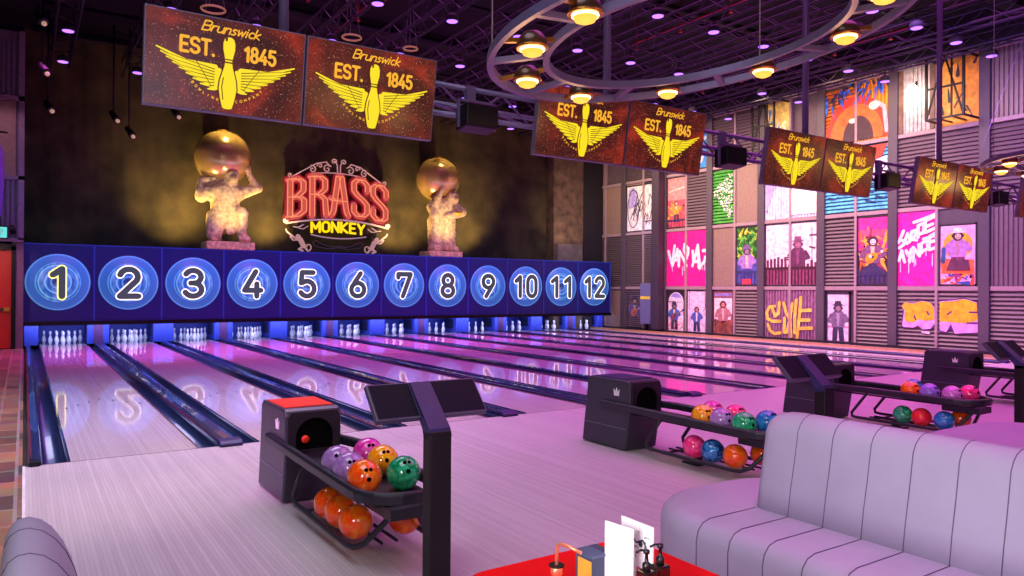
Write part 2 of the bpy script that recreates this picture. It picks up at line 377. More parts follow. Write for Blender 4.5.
def put_text(a, txt, u0, v0, uw, vh, w, l=None, fn=None, gap=.18, k=1.0, slant=0, taper=None):
    """letters fill width uw and height vh; fn maps (u,v) again (arches)"""
    st, tw = text_strokes(txt, gap)
    for x, _, ss in st:
        for pl in ss:
            pts = []
            for i in range(len(pl)-1):
                for j in range(3): pts.append((pl[i][0]+(pl[i+1][0]-pl[i][0])*j/3, pl[i][1]+(pl[i+1][1]-pl[i][1])*j/3))
            pts.append(pl[-1])
            q = [(u0+(x+px+slant*py)/tw*uw, v0+py*vh) for px, py in pts]
            if fn: q = [fn(*p) for p in q]
            a.rib(q, w, l, k=k)

# ------------------------------------------------------------------ measured layout (metres)
P = 1.745; A0 = .4668; BED = 1.1267; MY = 15.855; ZB, ZT = .70, 2.85; WX = 21.48
LX0 = .107; LX1 = A0+11*P+BED+.4
BW = 17.45     # backdrop
BOT = 18.2

# ================================================================== SHELL
struct('floor', MB().box((-8, -14, -.35), (24, 18.5, -.2)), K['concrete_block'])
struct('floor', MB().box((LX0, -13, -.2), (WX, 0, 0)), M_APP)
struct('floor', MB().box((-8, -14, -.2), (LX0-.02, 15.6, -.003)), M_BRICK)
struct('trim_1', MB().box((LX0-.02, -13, -.2), (LX0, 0, .004)), K['trim_white'])
struct('trim_2', MB().box((LX0, -.012, -.19), (WX, .0, .002)), K['seam'])
struct('ceiling', MB().box((-8, -14, 9.2), (24, 18.5, 9.4)), K['ceiling_black'])
struct('wall_back', MB().box((-8, BOT+.05, -.2), (24, BOT+.25, 9.2)), K['wall_dark'])
# backdrop curtain with vertical folds
mb = MB(); mb.smooth = True; n = 260; vs = []; fs = []
for i in range(n+1):
    x = .05+(18.85-.05)*i/n; y = BW+.05+.008*sin(i*1.35)+.012*sin(i*.47)
    vs += [(x, y, 2.9), (x, y, 9.15)]
fs = [(2*i, 2*i+2, 2*i+3, 2*i+1) for i in range(n)]
vs2 = [(x, y+.08, z) for x, y, z in vs]
mb.add(vs, fs, True).add(vs2, fs, True)
cur = mb.build('backdrop_curtain', K['curtain']); tag(cur, 'tall dark brown backdrop curtain hanging behind the two white ape statues', 'curtain')

# right-hand pillar at the end of the backdrop
t = thing('concrete_pillar', (19.6, 17.3, 0), 'rusty brown concrete pillar behind the masking at number 11', 'pillar')
bev(MB().box((18.75, 16.95, 0), (20.35, 17.5, 9.15)).build('shaft', K['rust_concrete'], t), .02)
bev(MB().box((18.9, 16.88, 2.6), (20.25, 16.95, 3.62)).build('base_panel', K['concrete_block'], t), .01)
struct('trim_3', MB().box((20.35, 16.9, 0), (WX, 17.5, 9.15)), K['wall_dark'])

# left front-facing wall with red door
LY = 15.55
mb = MB().box((-8, LY, 2.85), (.07, LY+.2, 8.45)).box((-.18, LY, 0), (.07, LY+.2, 2.85)).box((-8, LY, 0), (-1.5, LY+.2, 2.85))
struct('wall_left', mb, mat('purple_wall', '6a5468', .6))
mb = MB()
for x in [-.1-.11*i for i in range(30)]: mb.box((x, LY-.05, 2.95), (x+.06, LY, 4.55)); mb.box((x, LY-.05, 6.75), (x+.06, LY, 8.15))
struct('trim_4', mb, mat('grooved_panel', '6c5874', .5))
struct('trim_5', MB().box((-8, LY-.06, 4.6), (-.12, LY, 6.6)), mat('tan_panel', '8c7460', .6))
struct('trim_6', MB().box((-.06, LY-.09, 2.9), (.07, LY, 8.45)).box((-8, LY-.09, 6.6), (.07, LY, 6.72)).box((-8, LY-.09, 4.5), (.07, LY, 4.6)).box((-8, LY-.09, 2.85), (.07, LY, 2.95)), mat('mauve_trim', '80687c', .5))
d = struct('door_1', MB().box((-1.4, LY+.02, .02), (-.2, LY+.1, 2.62)), K['door_red'])
mb = MB().box((-1.3, LY-.03, 1.02), (-.3, LY+.0, 1.08)); mb.build('push_bar', K['rail_black'], d)
MB().box((-.36, LY-.07, 1.01), (-.24, LY+.02, 1.1)).build('door_handle', K['brass'], d)
struct('trim_7', MB().box((-.2, LY-.05, 0), (-.1, LY+.02, 2.72)).box((-1.6, LY-.05, 2.62), (-.1, LY+.02, 2.78)), K['black_metal'])
t = thing('exit_sign', (-.45, LY-.1, 2.95), 'glowing teal exit sign mounted over the red door', 'sign')
MB().box((-.75, LY-.14, 2.92), (-.28, LY-.06, 3.25)).build('housing', K['rail_black'], t)
mb = MB(); a = Art(mb, lambda u, v, l: (-.72+.42*u, LY-.145-l, 2.94+.28*v)); a.m('exit_teal').rect(0, 0, 1, 1, 0)
a.m('white_print'); put_text(a, 'EXIT', .12, .25, .7, .5, .05, .004)
mb.build('lit_face', None, t)
t = thing('security_camera', (-.15, LY-.1, 3.3), 'small black security camera on the purple wall above the red door', 'camera')
MB().lathe([(.07, 0), (.07, .1)], (-.17, LY-.1, 3.12), 12, 'y').build('mount', K['black_metal'], t)
MB().tube([(-.17, LY-.08, 3.12), (-.2, LY-.3, 3.22)], .07, 10).build('camera_body', K['black_metal'], t)
t = thing('wall_banner', (-.5, LY-.12, 3.6), 'purple banner hanging at the far left edge by the grooved wall', 'banner')
mb = MB(); mb.prism([(-.9, 3.5), (-.42, 3.5), (-.36, 4.6), (-.4, 5.2), (-.52, 5.6), (-.9, 5.7)], 'xz', LY-.16, LY-.13); mb.build('cloth', mat('banner_purple', '8c44c8', .6), t)
MB().tube([(-1.0, LY-.1, 5.72), (-.3, LY-.1, 5.72)], .02, 8).build('rod', K['black_metal'], t)

# ================================================================== LANES
def lane_y1(): return 17.95
for n in range(12):
    x0 = A0+n*P
    t = thing('bowling_lane', (x0+BED/2, 0, 0), 'glossy pink-lit bowling lane running to the number %d masking panel' % (n+1), 'bowling lane', 'bowling lanes')
    MB().box((x0, .0, -.15), (x0+BED, lane_y1(), 0)).build('lane_bed', M_LANE, t)
    mb = MB()
    for i in range(7):   # aiming arrows
        xx = x0+BED/2+(i-3)*.15; yy = 4.35-abs(i-3)*.25
        mb.add([(xx-.018, yy-.05, .002), (xx+.018, yy-.05, .002), (xx, yy+.1, .002)], [(0, 1, 2)])
    mb.build('aiming_arrows', K['ink'], t)
def gutter(x0, x1, par):
    w = (x1-x0)/2; c = (x0+x1)/2; pr = [(c-w, .0), (c-w, -.16), (c+w, -.16), (c+w, 0)]
    pr += [(c+(w-.012)*cos(a), -.015+.085*-sin(a)) for a in [pi*i/12 for i in range(13)]]
    return MB().prism(pr, 'xz', .0, 16.5, smooth=True).build('gutter', K['gutter'], par)
def shade_prof(x0, x1, zt, par, nm='return_track_cover'):
    w = (x1-x0)/2; c = (x0+x1)/2
    pr = [(c-w, -.14), (c+w, -.14), (c+w, zt*.5), (c+w*.85, zt), (c+w*.4, zt*1.25), (c-w*.4, zt*1.25), (c-w*.85, zt), (c-w, zt*.5)]
    return MB().prism(pr, 'xz', -.02, 16.5, smooth=False).build(nm, K['cap'], par)
M_NOSE = K['black_metal']
for n in range(13):
    if n == 0: xa, xb = LX0, A0
    else: xa, xb = A0+(n-1)*P+BED, A0+n*P
    if n == 12: xb = xa+.4
    nm = ('beside the brick path, left of lane 1' if n == 0 else 'between lanes %d and %d' % (n, n+1) if n < 12 else 'along the far wall, beyond lane 12')
    t = thing('gutter_divider', ((xa+xb)/2, 0, -.1), 'dark blue double gutter and ridge '+nm if 0 < n < 12 else 'dark blue gutter '+nm, 'gutter', 'gutters between the lanes')
    if n == 0:
        gutter(xa+.13, xb-.02, t); shade_prof(xa+.02, xa+.13, .03, t, 'edge_rail')
        MB().box((xb-.02, .0, -.15), (xb, 15.9, .012)).build('edge_strip', K['cap'], t)
        bev(MB().box((xa+.03, -.06, 0), (xa+.12, .0, .05)).build('end_block', M_NOSE, t), .01)
    elif n == 12:
        gutter(xa, xa+.22, t); shade_prof(xa+.22, xb, .04, t, 'edge_rail')
    else:
        c0, c1 = (xa+.21, xb-.2) if n % 2 else (xa+.235, xb-.235)
        gutter(xa+.01, c0, t); gutter(c1, xb-.01, t)
        MB().box((xa, 0, -.15), (xa+.01, 15.9, .012)).build('edge_strip', mat('strip_copper', '7a4450', .35, .3), t)
        MB().box((xb-.01, 0, -.15), (xb, 15.9, .012)).build('edge_strip', K['cap'], t)
        shade_prof(c0, c1, .045 if n % 2 else .02, t)
        if n % 2:
            bev(MB().prism([(-.09, .001), (-.1, .03), (-.06, .06), (.06, .07), (.06, .001)], 'yz', c0-.01, c1+.01).build('end_cap', K['console_arm'], t), .008)

# pins: one of each then copies
def pin_mesh(parent):
    pr = [(.026, 0), (.03, .01), (.045, .05), (.058, .1), (.0605, .115), (.056, .15), (.042, .19), (.029, .22), (.0235, .25), (.0245, .275), (.03, .305), (.0325, .335), (.029, .36), (.018, .376), (.004, .381)]
    MB().lathe(pr, (0, 0, 0), 14).build('pin_body', K['pin_white'], parent)
    MB().lathe([(.0262, .235), (.0245, .245)], (0, 0, 0), 14).build('neck_stripe', K['pin_red'], parent)
    MB().lathe([(.0248, .262), (.0258, .272)], (0, 0, 0), 14).build('neck_stripe', K['pin_red'], parent)
pin0 = None; HY = 16.5
posn = {0: ['front pin'], 1: ['left pin of the second row', 'right pin of the second row'], 2: ['left pin of the third row', 'middle pin of the third row', 'right pin of the third row'],
        3: ['leftmost pin of the back row', 'second from left in back row', 'third from left in back row', 'rightmost pin of the back row']}
for n in range(12):
    cx = A0+n*P+BED/2
    for r in range(4):
        for k in range(r+1):
            loc = (cx+(k-r/2)*.3048, HY+r*.264, 0.0)
            lab = 'white bowling pin at the end of lane %d, %s' % (n+1, posn[r][k])
            if pin0 is None:
                pin0 = thing('bowling_pin', (0, 0, 0), lab, 'bowling pin', 'bowling pins standing at the lane ends'); pin_mesh(pin0); pin0.location = loc
            else: dup(pin0, loc, lab)
# partitions between pin decks
for n in range(13):
    if n == 0: xa, xb = LX0-.02, A0-.04
    else: xa, xb = A0+(n-1)*P+BED+.03, A0+n*P-.03
    if n == 12: xb = xa+.33
    where = 'left of the lane 1 pins' if n == 0 else 'between the pins of lanes %d and %d' % (n, n+1) if n < 12 else 'right of the lane 12 pins'
    t = thing('pin_deck_partition', ((xa+xb)/2, 16.55, 0), 'blue-lit partition wall '+where, 'partition', 'partitions between the pin decks')
    bev(MB().box((xa, 16.55, .0), (xb, 17.9, .69)).build('side_wall', K['pin_blue_wall'], t), .01)
    MB().box((xa-.012, 16.75, .16), (xa, 17.45, .52)).build('rubber_pad', mat('pad_navy', '161c48', .5), t)
    MB().box((xb, 16.75, .16), (xb+.012, 17.45, .52)).build('rubber_pad', mat('pad_navy', '161c48', .5), t)
    if n % 2:
        MB().box(((xa+xb)/2-.12, 16.535, .03), ((xa+xb)/2+.12, 16.55, .62)).build('return_door', mat('return_door_plum', '5a3068', .5), t)
    MB().box((xa+.02, 16.525, .6), (xb-.02, 16.55, .68)).build('sensor_box', K['rail_black'], t)
struct('wall_pit', MB().box((LX0, 17.95, 0), (LX1, 18.05, .7)), K['pin_blue_wall'])

# masking
struct('trim_8', MB().box((0, MY-.06, ZB-.11), (12*P+.02, MY+.06, ZB)), K['black_metal'])
struct('trim_9', MB().box((0, MY+.1, ZT-.06), (12*P+.02, 17.75, ZT)), K['wall_dark'])
def digit_art(parent, txt, cx, cz, y, lime):
    H = .92; k = 1
    gp = .2 if len(txt) == 1 else .34
    st, tw = text_strokes(txt, gp)
    sc = H*(.97 if len(txt) == 1 else .84)
    U = max(tw*sc, 1.0 if len(txt) == 2 else 0)
    for x, wd, ss in st:
        for nm, w, d, mk in (('digit_outline', .235, 0, 'digit_lime' if lime else 'digit_white'), ('digit_fill', .168, .008, 'digit_dark')):
            mb = MB(); a = Art(mb, lambda u, v, l: (cx+u, y-l, cz+v)); a.m(mk)
            for pl in ss:
                a.rib([(-U/2+(x+px)/tw*U, -H*.5+.07+py*(H-.14)) for px, py in smooth_pts(pl, 3)], w, d)
            mb.build(nm, None, parent)
for n in range(12):
    x0 = n*P; cx = x0+P/2; cz = 1.79
    t = thing('masking_panel', (cx, MY, ZB), 'blue masking panel bearing a ring target and the number %d' % (n+1), 'masking panel', 'numbered masking panels over the pins')
    MB().box((x0+.012, MY, ZB), (x0+P-.012, MY+.06, ZT)).build('board', K['mask_blue'], t)
    MB().box((x0+P-.02, MY-.012, ZB), (x0+P+.02, MY+.03, ZT)).box((x0+.02, MY-.012, ZT-.03), (x0+P-.02, MY, ZT)).build('edge_strip', K['mask_seam'], t)
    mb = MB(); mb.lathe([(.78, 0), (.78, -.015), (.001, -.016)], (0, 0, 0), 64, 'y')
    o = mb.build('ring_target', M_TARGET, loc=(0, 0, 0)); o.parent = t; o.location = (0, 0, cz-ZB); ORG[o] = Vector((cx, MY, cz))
    digit_art(t, str(n+1), cx, cz, MY-.02, n == 0)

# ================================================================== RIGHT WALL
struct('wall_right', MB().use(mat('right_wall_paint', '5a4c54', .7)).box((WX, -14, -.2), (WX+.25, 18.2, 8.2)).use(K['wall_dark']).box((WX-.1, -14, 8.2), (WX+.25, 18.2, 9.2)))
ROW = [.03, 1.76, 4.03, 6.19, 8.15]
PIL = [17.9, 15.5, 13.13, 10.77, 8.46, 6.16, 3.81, 1.33, -1.1, -3.5, -6]
mb = MB(); mbs = MB()
for i, y in enumerate(PIL):
    mb.box((WX-.16, y-.14, 0), (WX, y+.14, 8.2))
bev(struct('trim_10', mb, K['pillar_paint']), .02)
mb = MB()
for z in ROW[1:]:
    mb.box((WX-.11, -6, z-.06), (WX, 18, z+.06))
for a_, b_ in zip(PIL[1:], PIL[:-1]): mb.box((WX-.12, (a_+b_)/2-.04, 0), (WX, (a_+b_)/2+.04, 8.14))
bev(struct('trim_11', mb, K['frame_paint']), .01)
struct('trim_12', MB().box((WX-.2, -6, 0), (WX-.17, 18, .1)), K['wall_dark'])
struct('trim_13', MB().box((WX-.75, -.0, .0), (WX-.72, 17, .06)), mat('amber_kerb', 'a87c58', .4))
t = thing('steel_column', (WX-.4, 13.2, 0), 'dark steel column standing before the right wall, left of the pink graffiti', 'column')
bev(MB().box((WX-.52, 13.03, .02), (WX-.2, 13.42, 8.2)).build('shaft', mat('column_dark', '3a3040', .5), t), .02)
MB().box((WX-.56, 12.98, .0), (WX-.18, 13.46, .12)).build('base_plate', K['black_metal'], t)

def cell(i, h, r):
    """bay i between PIL[i+1] and PIL[i]; h 0 = far (left in view), 1 = near (right), 2 = both; returns y-left(far), y-right(near), z0, z1"""
    ya, yb = PIL[i]-.14, PIL[i+1]+.14; m = (PIL[i]+PIL[i+1])/2
    if h == 0: yb = m+.04
    if h == 1: ya = m-.04
    return ya, yb, ROW[r]+(.07 if r else 0), ROW[r+1]-.07
def louvre(i, h, r, m, par=None, name=None, pitch=.115, x=WX-.02):
    ya, yb, z0, z1 = cell(i, h, r); mb = MB(); mb.use(K[m] if m in K else pc(m))
    z = z0+.03
    while z < z1-pitch:
        mb.add([(x-.015, ya, z+pitch*.85), (x-.015, yb, z+pitch*.85), (x-.075, yb, z+.02), (x-.075, ya, z+.02), (x-.06, ya, z), (x-.06, yb, z), (x, yb, z+pitch*.7), (x, ya, z+pitch*.7)],
               [(0, 1, 2, 3), (3, 2, 5, 4), (4, 5, 6, 7)], False); z += pitch
    if name: return mb, (ya, yb, z0, z1)
    return mb
def corrugate(i, h, r, m, pitch=.11, x=WX-.02):
    ya, yb, z0, z1 = cell(i, h, r); mb = MB().use(K[m] if m in K else pc(m)); y = yb; pts = []
    n = max(2, int((ya-yb)/pitch)); p = (ya-yb)/n
    for k in range(n): pts += [(yb+k*p, x-.02), (yb+k*p+p*.4, x-.02), (yb+k*p+p*.5, x-.06), (yb+k*p+p*.9, x-.06)]
    pts.append((ya, x-.02))
    vs = [(q[1], q[0], z0) for q in pts]+[(q[1], q[0], z1) for q in pts]; m_ = len(pts)
    mb.add(vs, [(j, j+1, m_+j+1, m_+j) for j in range(m_-1)], False); return mb
def flat(i, h, r, m):
    ya, yb, z0, z1 = cell(i, h, r); return MB().use(K[m] if m in K else pc(m)).box((WX-.06, yb, z0), (WX-.01, ya, z1))
CLAD = MB()
def merge(mb):
    global CLAD
    o = len(CLAD.v); CLAD.v += mb.v
    for f, m_, s_ in zip(mb.f, mb.fm, mb.sm):
        mm = mb.ms[m_]; CLAD.use(mm); CLAD.f.append(tuple(q+o for q in f)); CLAD.fm.append(CLAD.c); CLAD.sm.append(s_)
def L_(i, h, r, m='louvre_paint', pitch=.115):
    merge(louvre(i, h, r, m, name=1, pitch=pitch)[0])
# bay index: 0 = 18..15.6, 1 = 15.6..13.2, 2 = 13.2..10.8, 3, 4, 5, 6 = 3.87..1.38, 7 = 1.38..-1.05, 8, 9
plain = [(0,0,2),(0,1,2),(0,0,0),(1,0,2),(0,0,3),(3,0,1),(3,1,2),(0,1,0)]
louv = [(0,0,1),(0,1,1),(1,0,1),(1,1,1),(1,0,0),(1,1,0),(1,0,3),(1,1,3),(2,1,2),(2,0,3),(3,1,0),(3,0,3),(3,1,3),(5,1,0),(5,0,1),(6,0,2),(6,1,2),(7,0,0),(7,0,2),(7,1,0),(7,1,2),(5,0,3)]
corr = [(7,0,1),(7,1,1),(7,0,3),(7,1,3),(8,0,0),(8,1,0),(8,0,1),(8,1,1),(8,0,2),(8,1,2),(8,0,3),(8,1,3)]
for c_ in plain: merge(flat(*c_, 'plain_panel'))
for c_ in louv:
    if c_ in ((5,0,3),): continue
    L_(*c_, pitch=.08 if c_[0] < 2 else .115)
for c_ in corr: merge(corrugate(*c_, 'louvre_paint'))
tag(CLAD.build('wall_cladding'), kind='structure')

def wall_art(name, i, h, r, label, cat='poster', inset=0, base='plain_panel', ground=None, z0f=0, z1f=1, u0f=0, u1f=1, x=WX-.07):
    ya, yb, z0, z1 = cell(i, h, r)
    if ground != 'skip': pass
    H = z1-z0; W = ya-yb
    za, zb = z0+z0f*H, z0+z1f*H; la, lb = ya-u0f*W, ya-u1f*W
    t = thing(name, (WX-.05, (la+lb)/2, za), label, cat)
    fn = lambda u, v, l: (x-l, la+(lb-la)*u, za+(zb-za)*v)
    asp = (la-lb)/(zb-za)
    return t, fn, asp, (la, lb, za, zb)
def poster(i, h, r, label, bg, draw, **kw):
    t, fn, asp, (la, lb, za, zb) = wall_art('poster', i, h, r, label, **kw)
    if kw: merge_flat.append((i, h, r))
    MB().box((WX-.085, lb, za), (WX-.01, la, za+.05)).box((WX-.085, lb, zb-.05), (WX-.01, la, zb)).box((WX-.085, lb, za), (WX-.01, lb+.04, zb)).box((WX-.085, la-.04, za), (WX-.01, la, zb)).build('frame', mat('poster_frame', '2c2430', .5), t)
    MB().box((WX-.065, lb+.03, za+.03), (WX-.02, la-.03, zb-.03)).build('backing', pc(bg), t)
    mb = MB(); a = Art(mb, fn); a.asp = asp; draw(a); mb.build('artwork', None, t); return t
merge_flat = []

def ape(a, cx, base, s, coat, fur='3a2018', face='c89878', hat=None, hold=None, accent='e0c0a0', legs='3c3048'):
    """standing ape musician in poster coordinates; s = height fraction, k corrects the aspect"""
    k = a.asp; w = s/k*.5   # width unit in u
    X = lambda q: cx+q*w; Y = lambda q: base+q*s
    a.m(legs).poly([(X(-.34), Y(0)), (X(-.06), Y(0)), (X(0), Y(.34)), (X(.08), Y(0)), (X(.36), Y(0)), (X(.3), Y(.42)), (X(-.3), Y(.42))], .002)
    a.m(coat).poly([(X(-.36), Y(.36)), (X(.36), Y(.36)), (X(.44), Y(.66)), (X(.25), Y(.78)), (X(-.25), Y(.78)), (X(-.44), Y(.66))], .004)
    a.m(coat).rib([(X(-.4), Y(.68)), (X(-.56), Y(.52)), (X(-.2), Y(.46))], .17*w, .006, k=k)
    a.rib([(X(.4), Y(.68)), (X(.58), Y(.55)), (X(.22), Y(.5))], .17*w, .006, k=k)
    a.m(accent).poly([(X(-.06), Y(.4)), (X(.06), Y(.4)), (X(.1), Y(.76)), (X(-.1), Y(.76))], .006)
    a.m(fur).disc(X(0), Y(.86), .24*w, .008, k=k); a.disc(X(-.22), Y(.86), .07*w, .008, 12, k); a.disc(X(.22), Y(.86), .07*w, .008, 12, k)
    a.m(face).disc(X(.02), Y(.845), .14*w, .010, 14, k); a.m(fur).disc(X(-.04), Y(.87), .025*w, .012, 8, k); a.disc(X(.08), Y(.87), .025*w, .012, 8, k); a.rib([(X(-.05), Y(.81)), (X(.1), Y(.81))], .03*w, .012, k=k)
    if hat: a.m(hat).poly([(X(-.36), Y(.93)), (X(.36), Y(.93)), (X(.2), Y(.97)), (X(.16), Y(1.05)), (X(-.16), Y(1.05)), (X(-.2), Y(.97))], .012)
    if hold:
        a.m(hold).disc(X(-.12), Y(.47), .23*w, .014, k=k); a.disc(X(.08), Y(.52), .17*w, .014, k=k); a.rib([(X(0), Y(.5)), (X(.85), Y(.72))], .07*w, .014, k=k)
        a.m('241418').disc(X(.02), Y(.5), .06*w, .016, 10, k); a.rib([(X(.8), Y(.7)), (X(.95), Y(.75))], .12*w, .016, k=k)
        a.m(face).disc(X(-.1), Y(.52), .08*w, .018, 10, k); a.disc(X(.45), Y(.62), .07*w, .018, 10, k)
def flora(a, cols, seed, n=26, v0=.0, v1=.9, s=.1):
    R = random.Random(seed); k = a.asp
    for _ in range(n):
        u, v = R.uniform(.08, .92), R.uniform(v0, v1); c = R.choice(cols); an = R.uniform(0, 6.28); L = R.uniform(.5, 1.2)*s
        u2, v2 = min(.95, max(.05, u+L*cos(an))), min(.97, max(.03, v+L*sin(an)*k))
        a.m(c).rib([(u, v), (u2, v2)], L*.35, .001, L*.05, k=k)
def rail_(a, col, v=.3):
    a.m(col).rect(.03, v, .97, v+.03, .02)
    for q in range(6): a.rect(.08+q*.15, .03, .12+q*.15, v, .02)

# --- bay 1/0 (far): white calligraphy poster, small blue poster, yellow notice
def d_call(a):
    k = a.asp
    a.m('b0a4e4').poly([(.06, .5), (.3, .55), (.32, .85), (.2, .95), (.06, .9)], .001)
    a.m('3c3450').rib([(.2+.16*cos(t_/8), .5+.4*sin(t_/8)) for t_ in range(51)], .02, .004, k=k)
    R = random.Random(3)
    for q in range(13):
        u = .2+.06*(q % 11); v = .25+.5*R.random()
        a.rib([(u, v-.12), (u+.05, v+.1), (u+.12, v-.05), (u+.08, v-.14)], .022, .004, .008, k=k)
    a.rib([(.5, .2), (.95, .22)], .02, .004, k=k); a.rib([(.12, .3), (.4, .7), (.5, .9)], .02, .004, k=k)
poster(1, 2, 2, 'white poster with black looping calligraphy, left of the dark steel column', 'f2ecf0', d_call, z0f=.0, z1f=.97, u0f=0, u1f=1)
def d_blue(a):
    flora(a, ['2c3c8c', 'c85c8c', '6c3c9c'], 4, 20, .2, .9, .3); ape(a, .5, .05, .8, '3c58a8', hat='28204c', hold='c86038')
poster(1, 0, 0, 'small dark blue ape poster at the far left end of the right wall', '383460', d_blue, z0f=.02, z1f=.95, u0f=.1, u1f=.95)
t = thing('notice_board', (WX-.3, 13.95, 0), 'grey notice board with a yellow strip beside the small dark blue poster', 'notice board')
MB().box((WX-.3, 13.66, .3), (WX-.26, 14.26, 1.95)).build('board', mat('notice_grey', '6a6c98', .5), t)
MB().box((WX-.31, 13.68, 1.3), (WX-.3, 14.24, 1.42)).build('yellow_strip', pc('e8d040'), t)
MB().box((WX-.26, 13.9, .0), (WX-.2, 14.0, 1.9)).build('upright', K['black_metal'], t)

# --- bay 2: arch poster, blue jacket poster, VANDAL, red poster, blue top poster
def d_arch(a):
    k = a.asp
    a.m('f8d8e4').rect(.1, .03, .9, .7, .001); a.disc(.5, .7, .4, .001, 28, k, 0, 180); a.m('9494dc').disc(.5, .78, .3, .0015, 20, k*.8, 10, 170)
    ape(a, .42, .06, .64, '3c64b4', '2c2040', '8c6c78', hat='30284c', hold='7c3c50'); flora(a, ['d85070', 'f088a0', 'c04058'], 8, 12, .04, .2, .2)
poster(2, 0, 0, 'arch-topped pink poster of an ape in a blue coat and hat, under the pink graffiti', '2c2030', d_arch)
def d_jkt(a):
    ape(a, .5, .05, .58, '4c5ca8', '48303c', 'c08c84', accent='e8e4f4', legs='303060'); a.m('302840').rib([(.12, .96), (.12, .55)], .02, .003, k=a.asp); a.rib([(.9, .95), (.92, .6), (.8, .5)], .02, .003, k=a.asp)
poster(2, 1, 0, 'pale lilac poster of an ape in a blue jacket, right of the arch-topped poster', 'e4cce8', d_jkt)
def graffiti(i, h, r, label, strokes, col, w, bgmat=None, drips=(), outline=None, bgmb=None, cropbox=None, x=WX-.09, name='graffiti_panel', texts=()):
    t, fn, asp, (la, lb, za, zb) = wall_art(name, i, h, r, label, 'graffiti', x=x)
    if bgmb: bgmb.build('panel', None, t)
    else: MB().box((WX-.075, lb, za), (WX-.01, la, zb)).build('panel', pc(bgmat), t)
    x0, y0, x1, y1 = cropbox
    mb = MB(); a = Art(mb, fn); a.asp = asp; a.jit = .0003; a.mod = 61; f = lambda p: ((p[0]-x0)/(x1-x0), 1-(p[1]-y0)/(y1-y0))
    ww = w/(x1-x0)
    if outline:
        a.m(outline)
        for s in strokes: a.rib([f(p) for p in s], ww*1.5, .001, k=asp)
    a.m(col)
    for s in strokes: a.rib([f(p) for p in s], ww, .004, k=asp)
    for (dx, dy, dl) in drips: a.rib([f((dx, dy)), f((dx, dy+dl))], ww*.22, .004, k=asp)
    mb.build('spray_paint', None, t); return t
graffiti(2, 2, 1, 'hot pink panel with white spray lettering, between the steel column and the brown panel', [
 [(85,230),(100,300),(118,360),(128,260),(140,180)], [(120,370),(150,270),(165,215),(172,290),(180,370)], [(130,315),(176,312)],
 [(178,370),(185,235),(215,300),(245,372)], [(232,175),(222,215),(250,300)], [(228,175),(262,215),(258,275)], [(298,375),(322,280),(342,190),(352,300),(362,395)], [(300,240),(306,350)], [(306,340),(350,330)], [(342,190),(352,390),(398,340),(405,300)], [(385,240),(405,240)]],
 'fff4fc', 21, 'e8148c', drips=[(120,370,48),(178,370,20),(225,370,45),(210,380,80),(355,395,25),(378,350,60),(398,340,75)], cropbox=(65, 50, 415, 560))
def d_red(a):
    k = a.asp
    a.m('f08c88').rect(.03, .55, .97, .98, .001); a.m('f8c8b8').rib([(.1, .72), (.9, .78)], .06, .002, k=k); a.m('d8485c').rect(.03, .03, .97, .3, .001)
    flora(a, ['e8b040', '5c7c4c', 'c83848'], 5, 22, .2, .5, .25); ape(a, .5, .12, .42, 'd88848', '6c3424', 'e8b890', hold='e0a030'); rail_(a, '2c2c60', .14)
poster(2, 0, 2, 'salmon red poster of a small ape on a balcony, above the pink graffiti', 'd8586c', d_red)
def d_sky(a):
    k = a.asp
    a.m('f4f4fc').disc(.5, .35, .3, .002, 20, k); a.m('2c88d8').disc(.5, .38, .18, .004, 20, k); a.m('b8dcf4').rib([(.1, .8), (.5, .7), (.9, .85)], .12, .002, k=k); a.m('205cb0').rib([(.1,.6),(.4,.55)], .08, .003, k=k)
poster(2, 1, 3, 'bright blue poster with white swirls, high behind the second screen pair', '2890e0', d_sky, z0f=0, z1f=.75)

# --- bay 3: ape poster with pink ground, green slats, jungle ape
def d_pink(a):
    k = a.asp
    a.m('f8dcdc').rect(.08, .35, .92, .82, .001); a.m('8c7cc0').rect(.1, .86, .9, .93, .002)
    ape(a, .5, .06, .72, 'a86c74', '5c2418', 'c88c88', accent='d8b0a8', legs='7c4030'); flora(a, ['a04c34', '8c6c44', '703830'], 12, 26, .05, .35, .3)
poster(3, 0, 0, 'pink and brown ape poster in bottom row, right of the blue jacket poster', '8c5050', d_pink)
def d_jungle(a):
    flora(a, ['2c8c2c', '6cbc3c', 'e0d040', '1c5c2c'], 13, 60, .45, .95, .3); a.m('4c4c9c').rect(.03, .03, .97, .45, .001)
    ape(a, .5, .08, .58, '9c78c0', '4c3058', '9c7c94', legs='3c3c88', hat='7c5c94'); rail_(a, '303468', .22); a.m('c83c50').rect(.3, .03, .7, .12, .022)
poster(3, 1, 1, 'tall poster of a lilac ape before yellow and green jungle leaves', '28501c', d_jungle)
mbg, (ya, yb, z0, z1) = louvre(3, 0, 2, '48a83c', name=1)
t = thing('graffiti_panel', (WX-.05, (ya+yb)/2, z0), 'green slatted shutter with white scribbled graffiti across it', 'graffiti')
mbg.build('slats', None, t)
mb = MB(); a = Art(mb, lambda u, v, l: (WX-.102-l, ya+(yb-ya)*u, z0+(z1-z0)*v)); a.m('f4fcec'); R = random.Random(9)
a.jit = .0003; a.mod = 61
for q in range(420):
    u, v = R.uniform(.04, .92), R.uniform(.1, .9)
    if v < .5-.62*u+.1 or v > .62+.3*u or (.45 < u < .7 and .5 < v < .56): continue
    a.rib([(u, v), (u+R.uniform(-.06, .08), v+R.uniform(-.02, .03))], .05, .0, .02, k=.5, joints=False)
a.m('2c2c2c').rib([(.1, .45), (.3, .52), (.2, .4), (.35, .38)], .02, .003, k=.5)
mb.build('spray_paint', None, t)

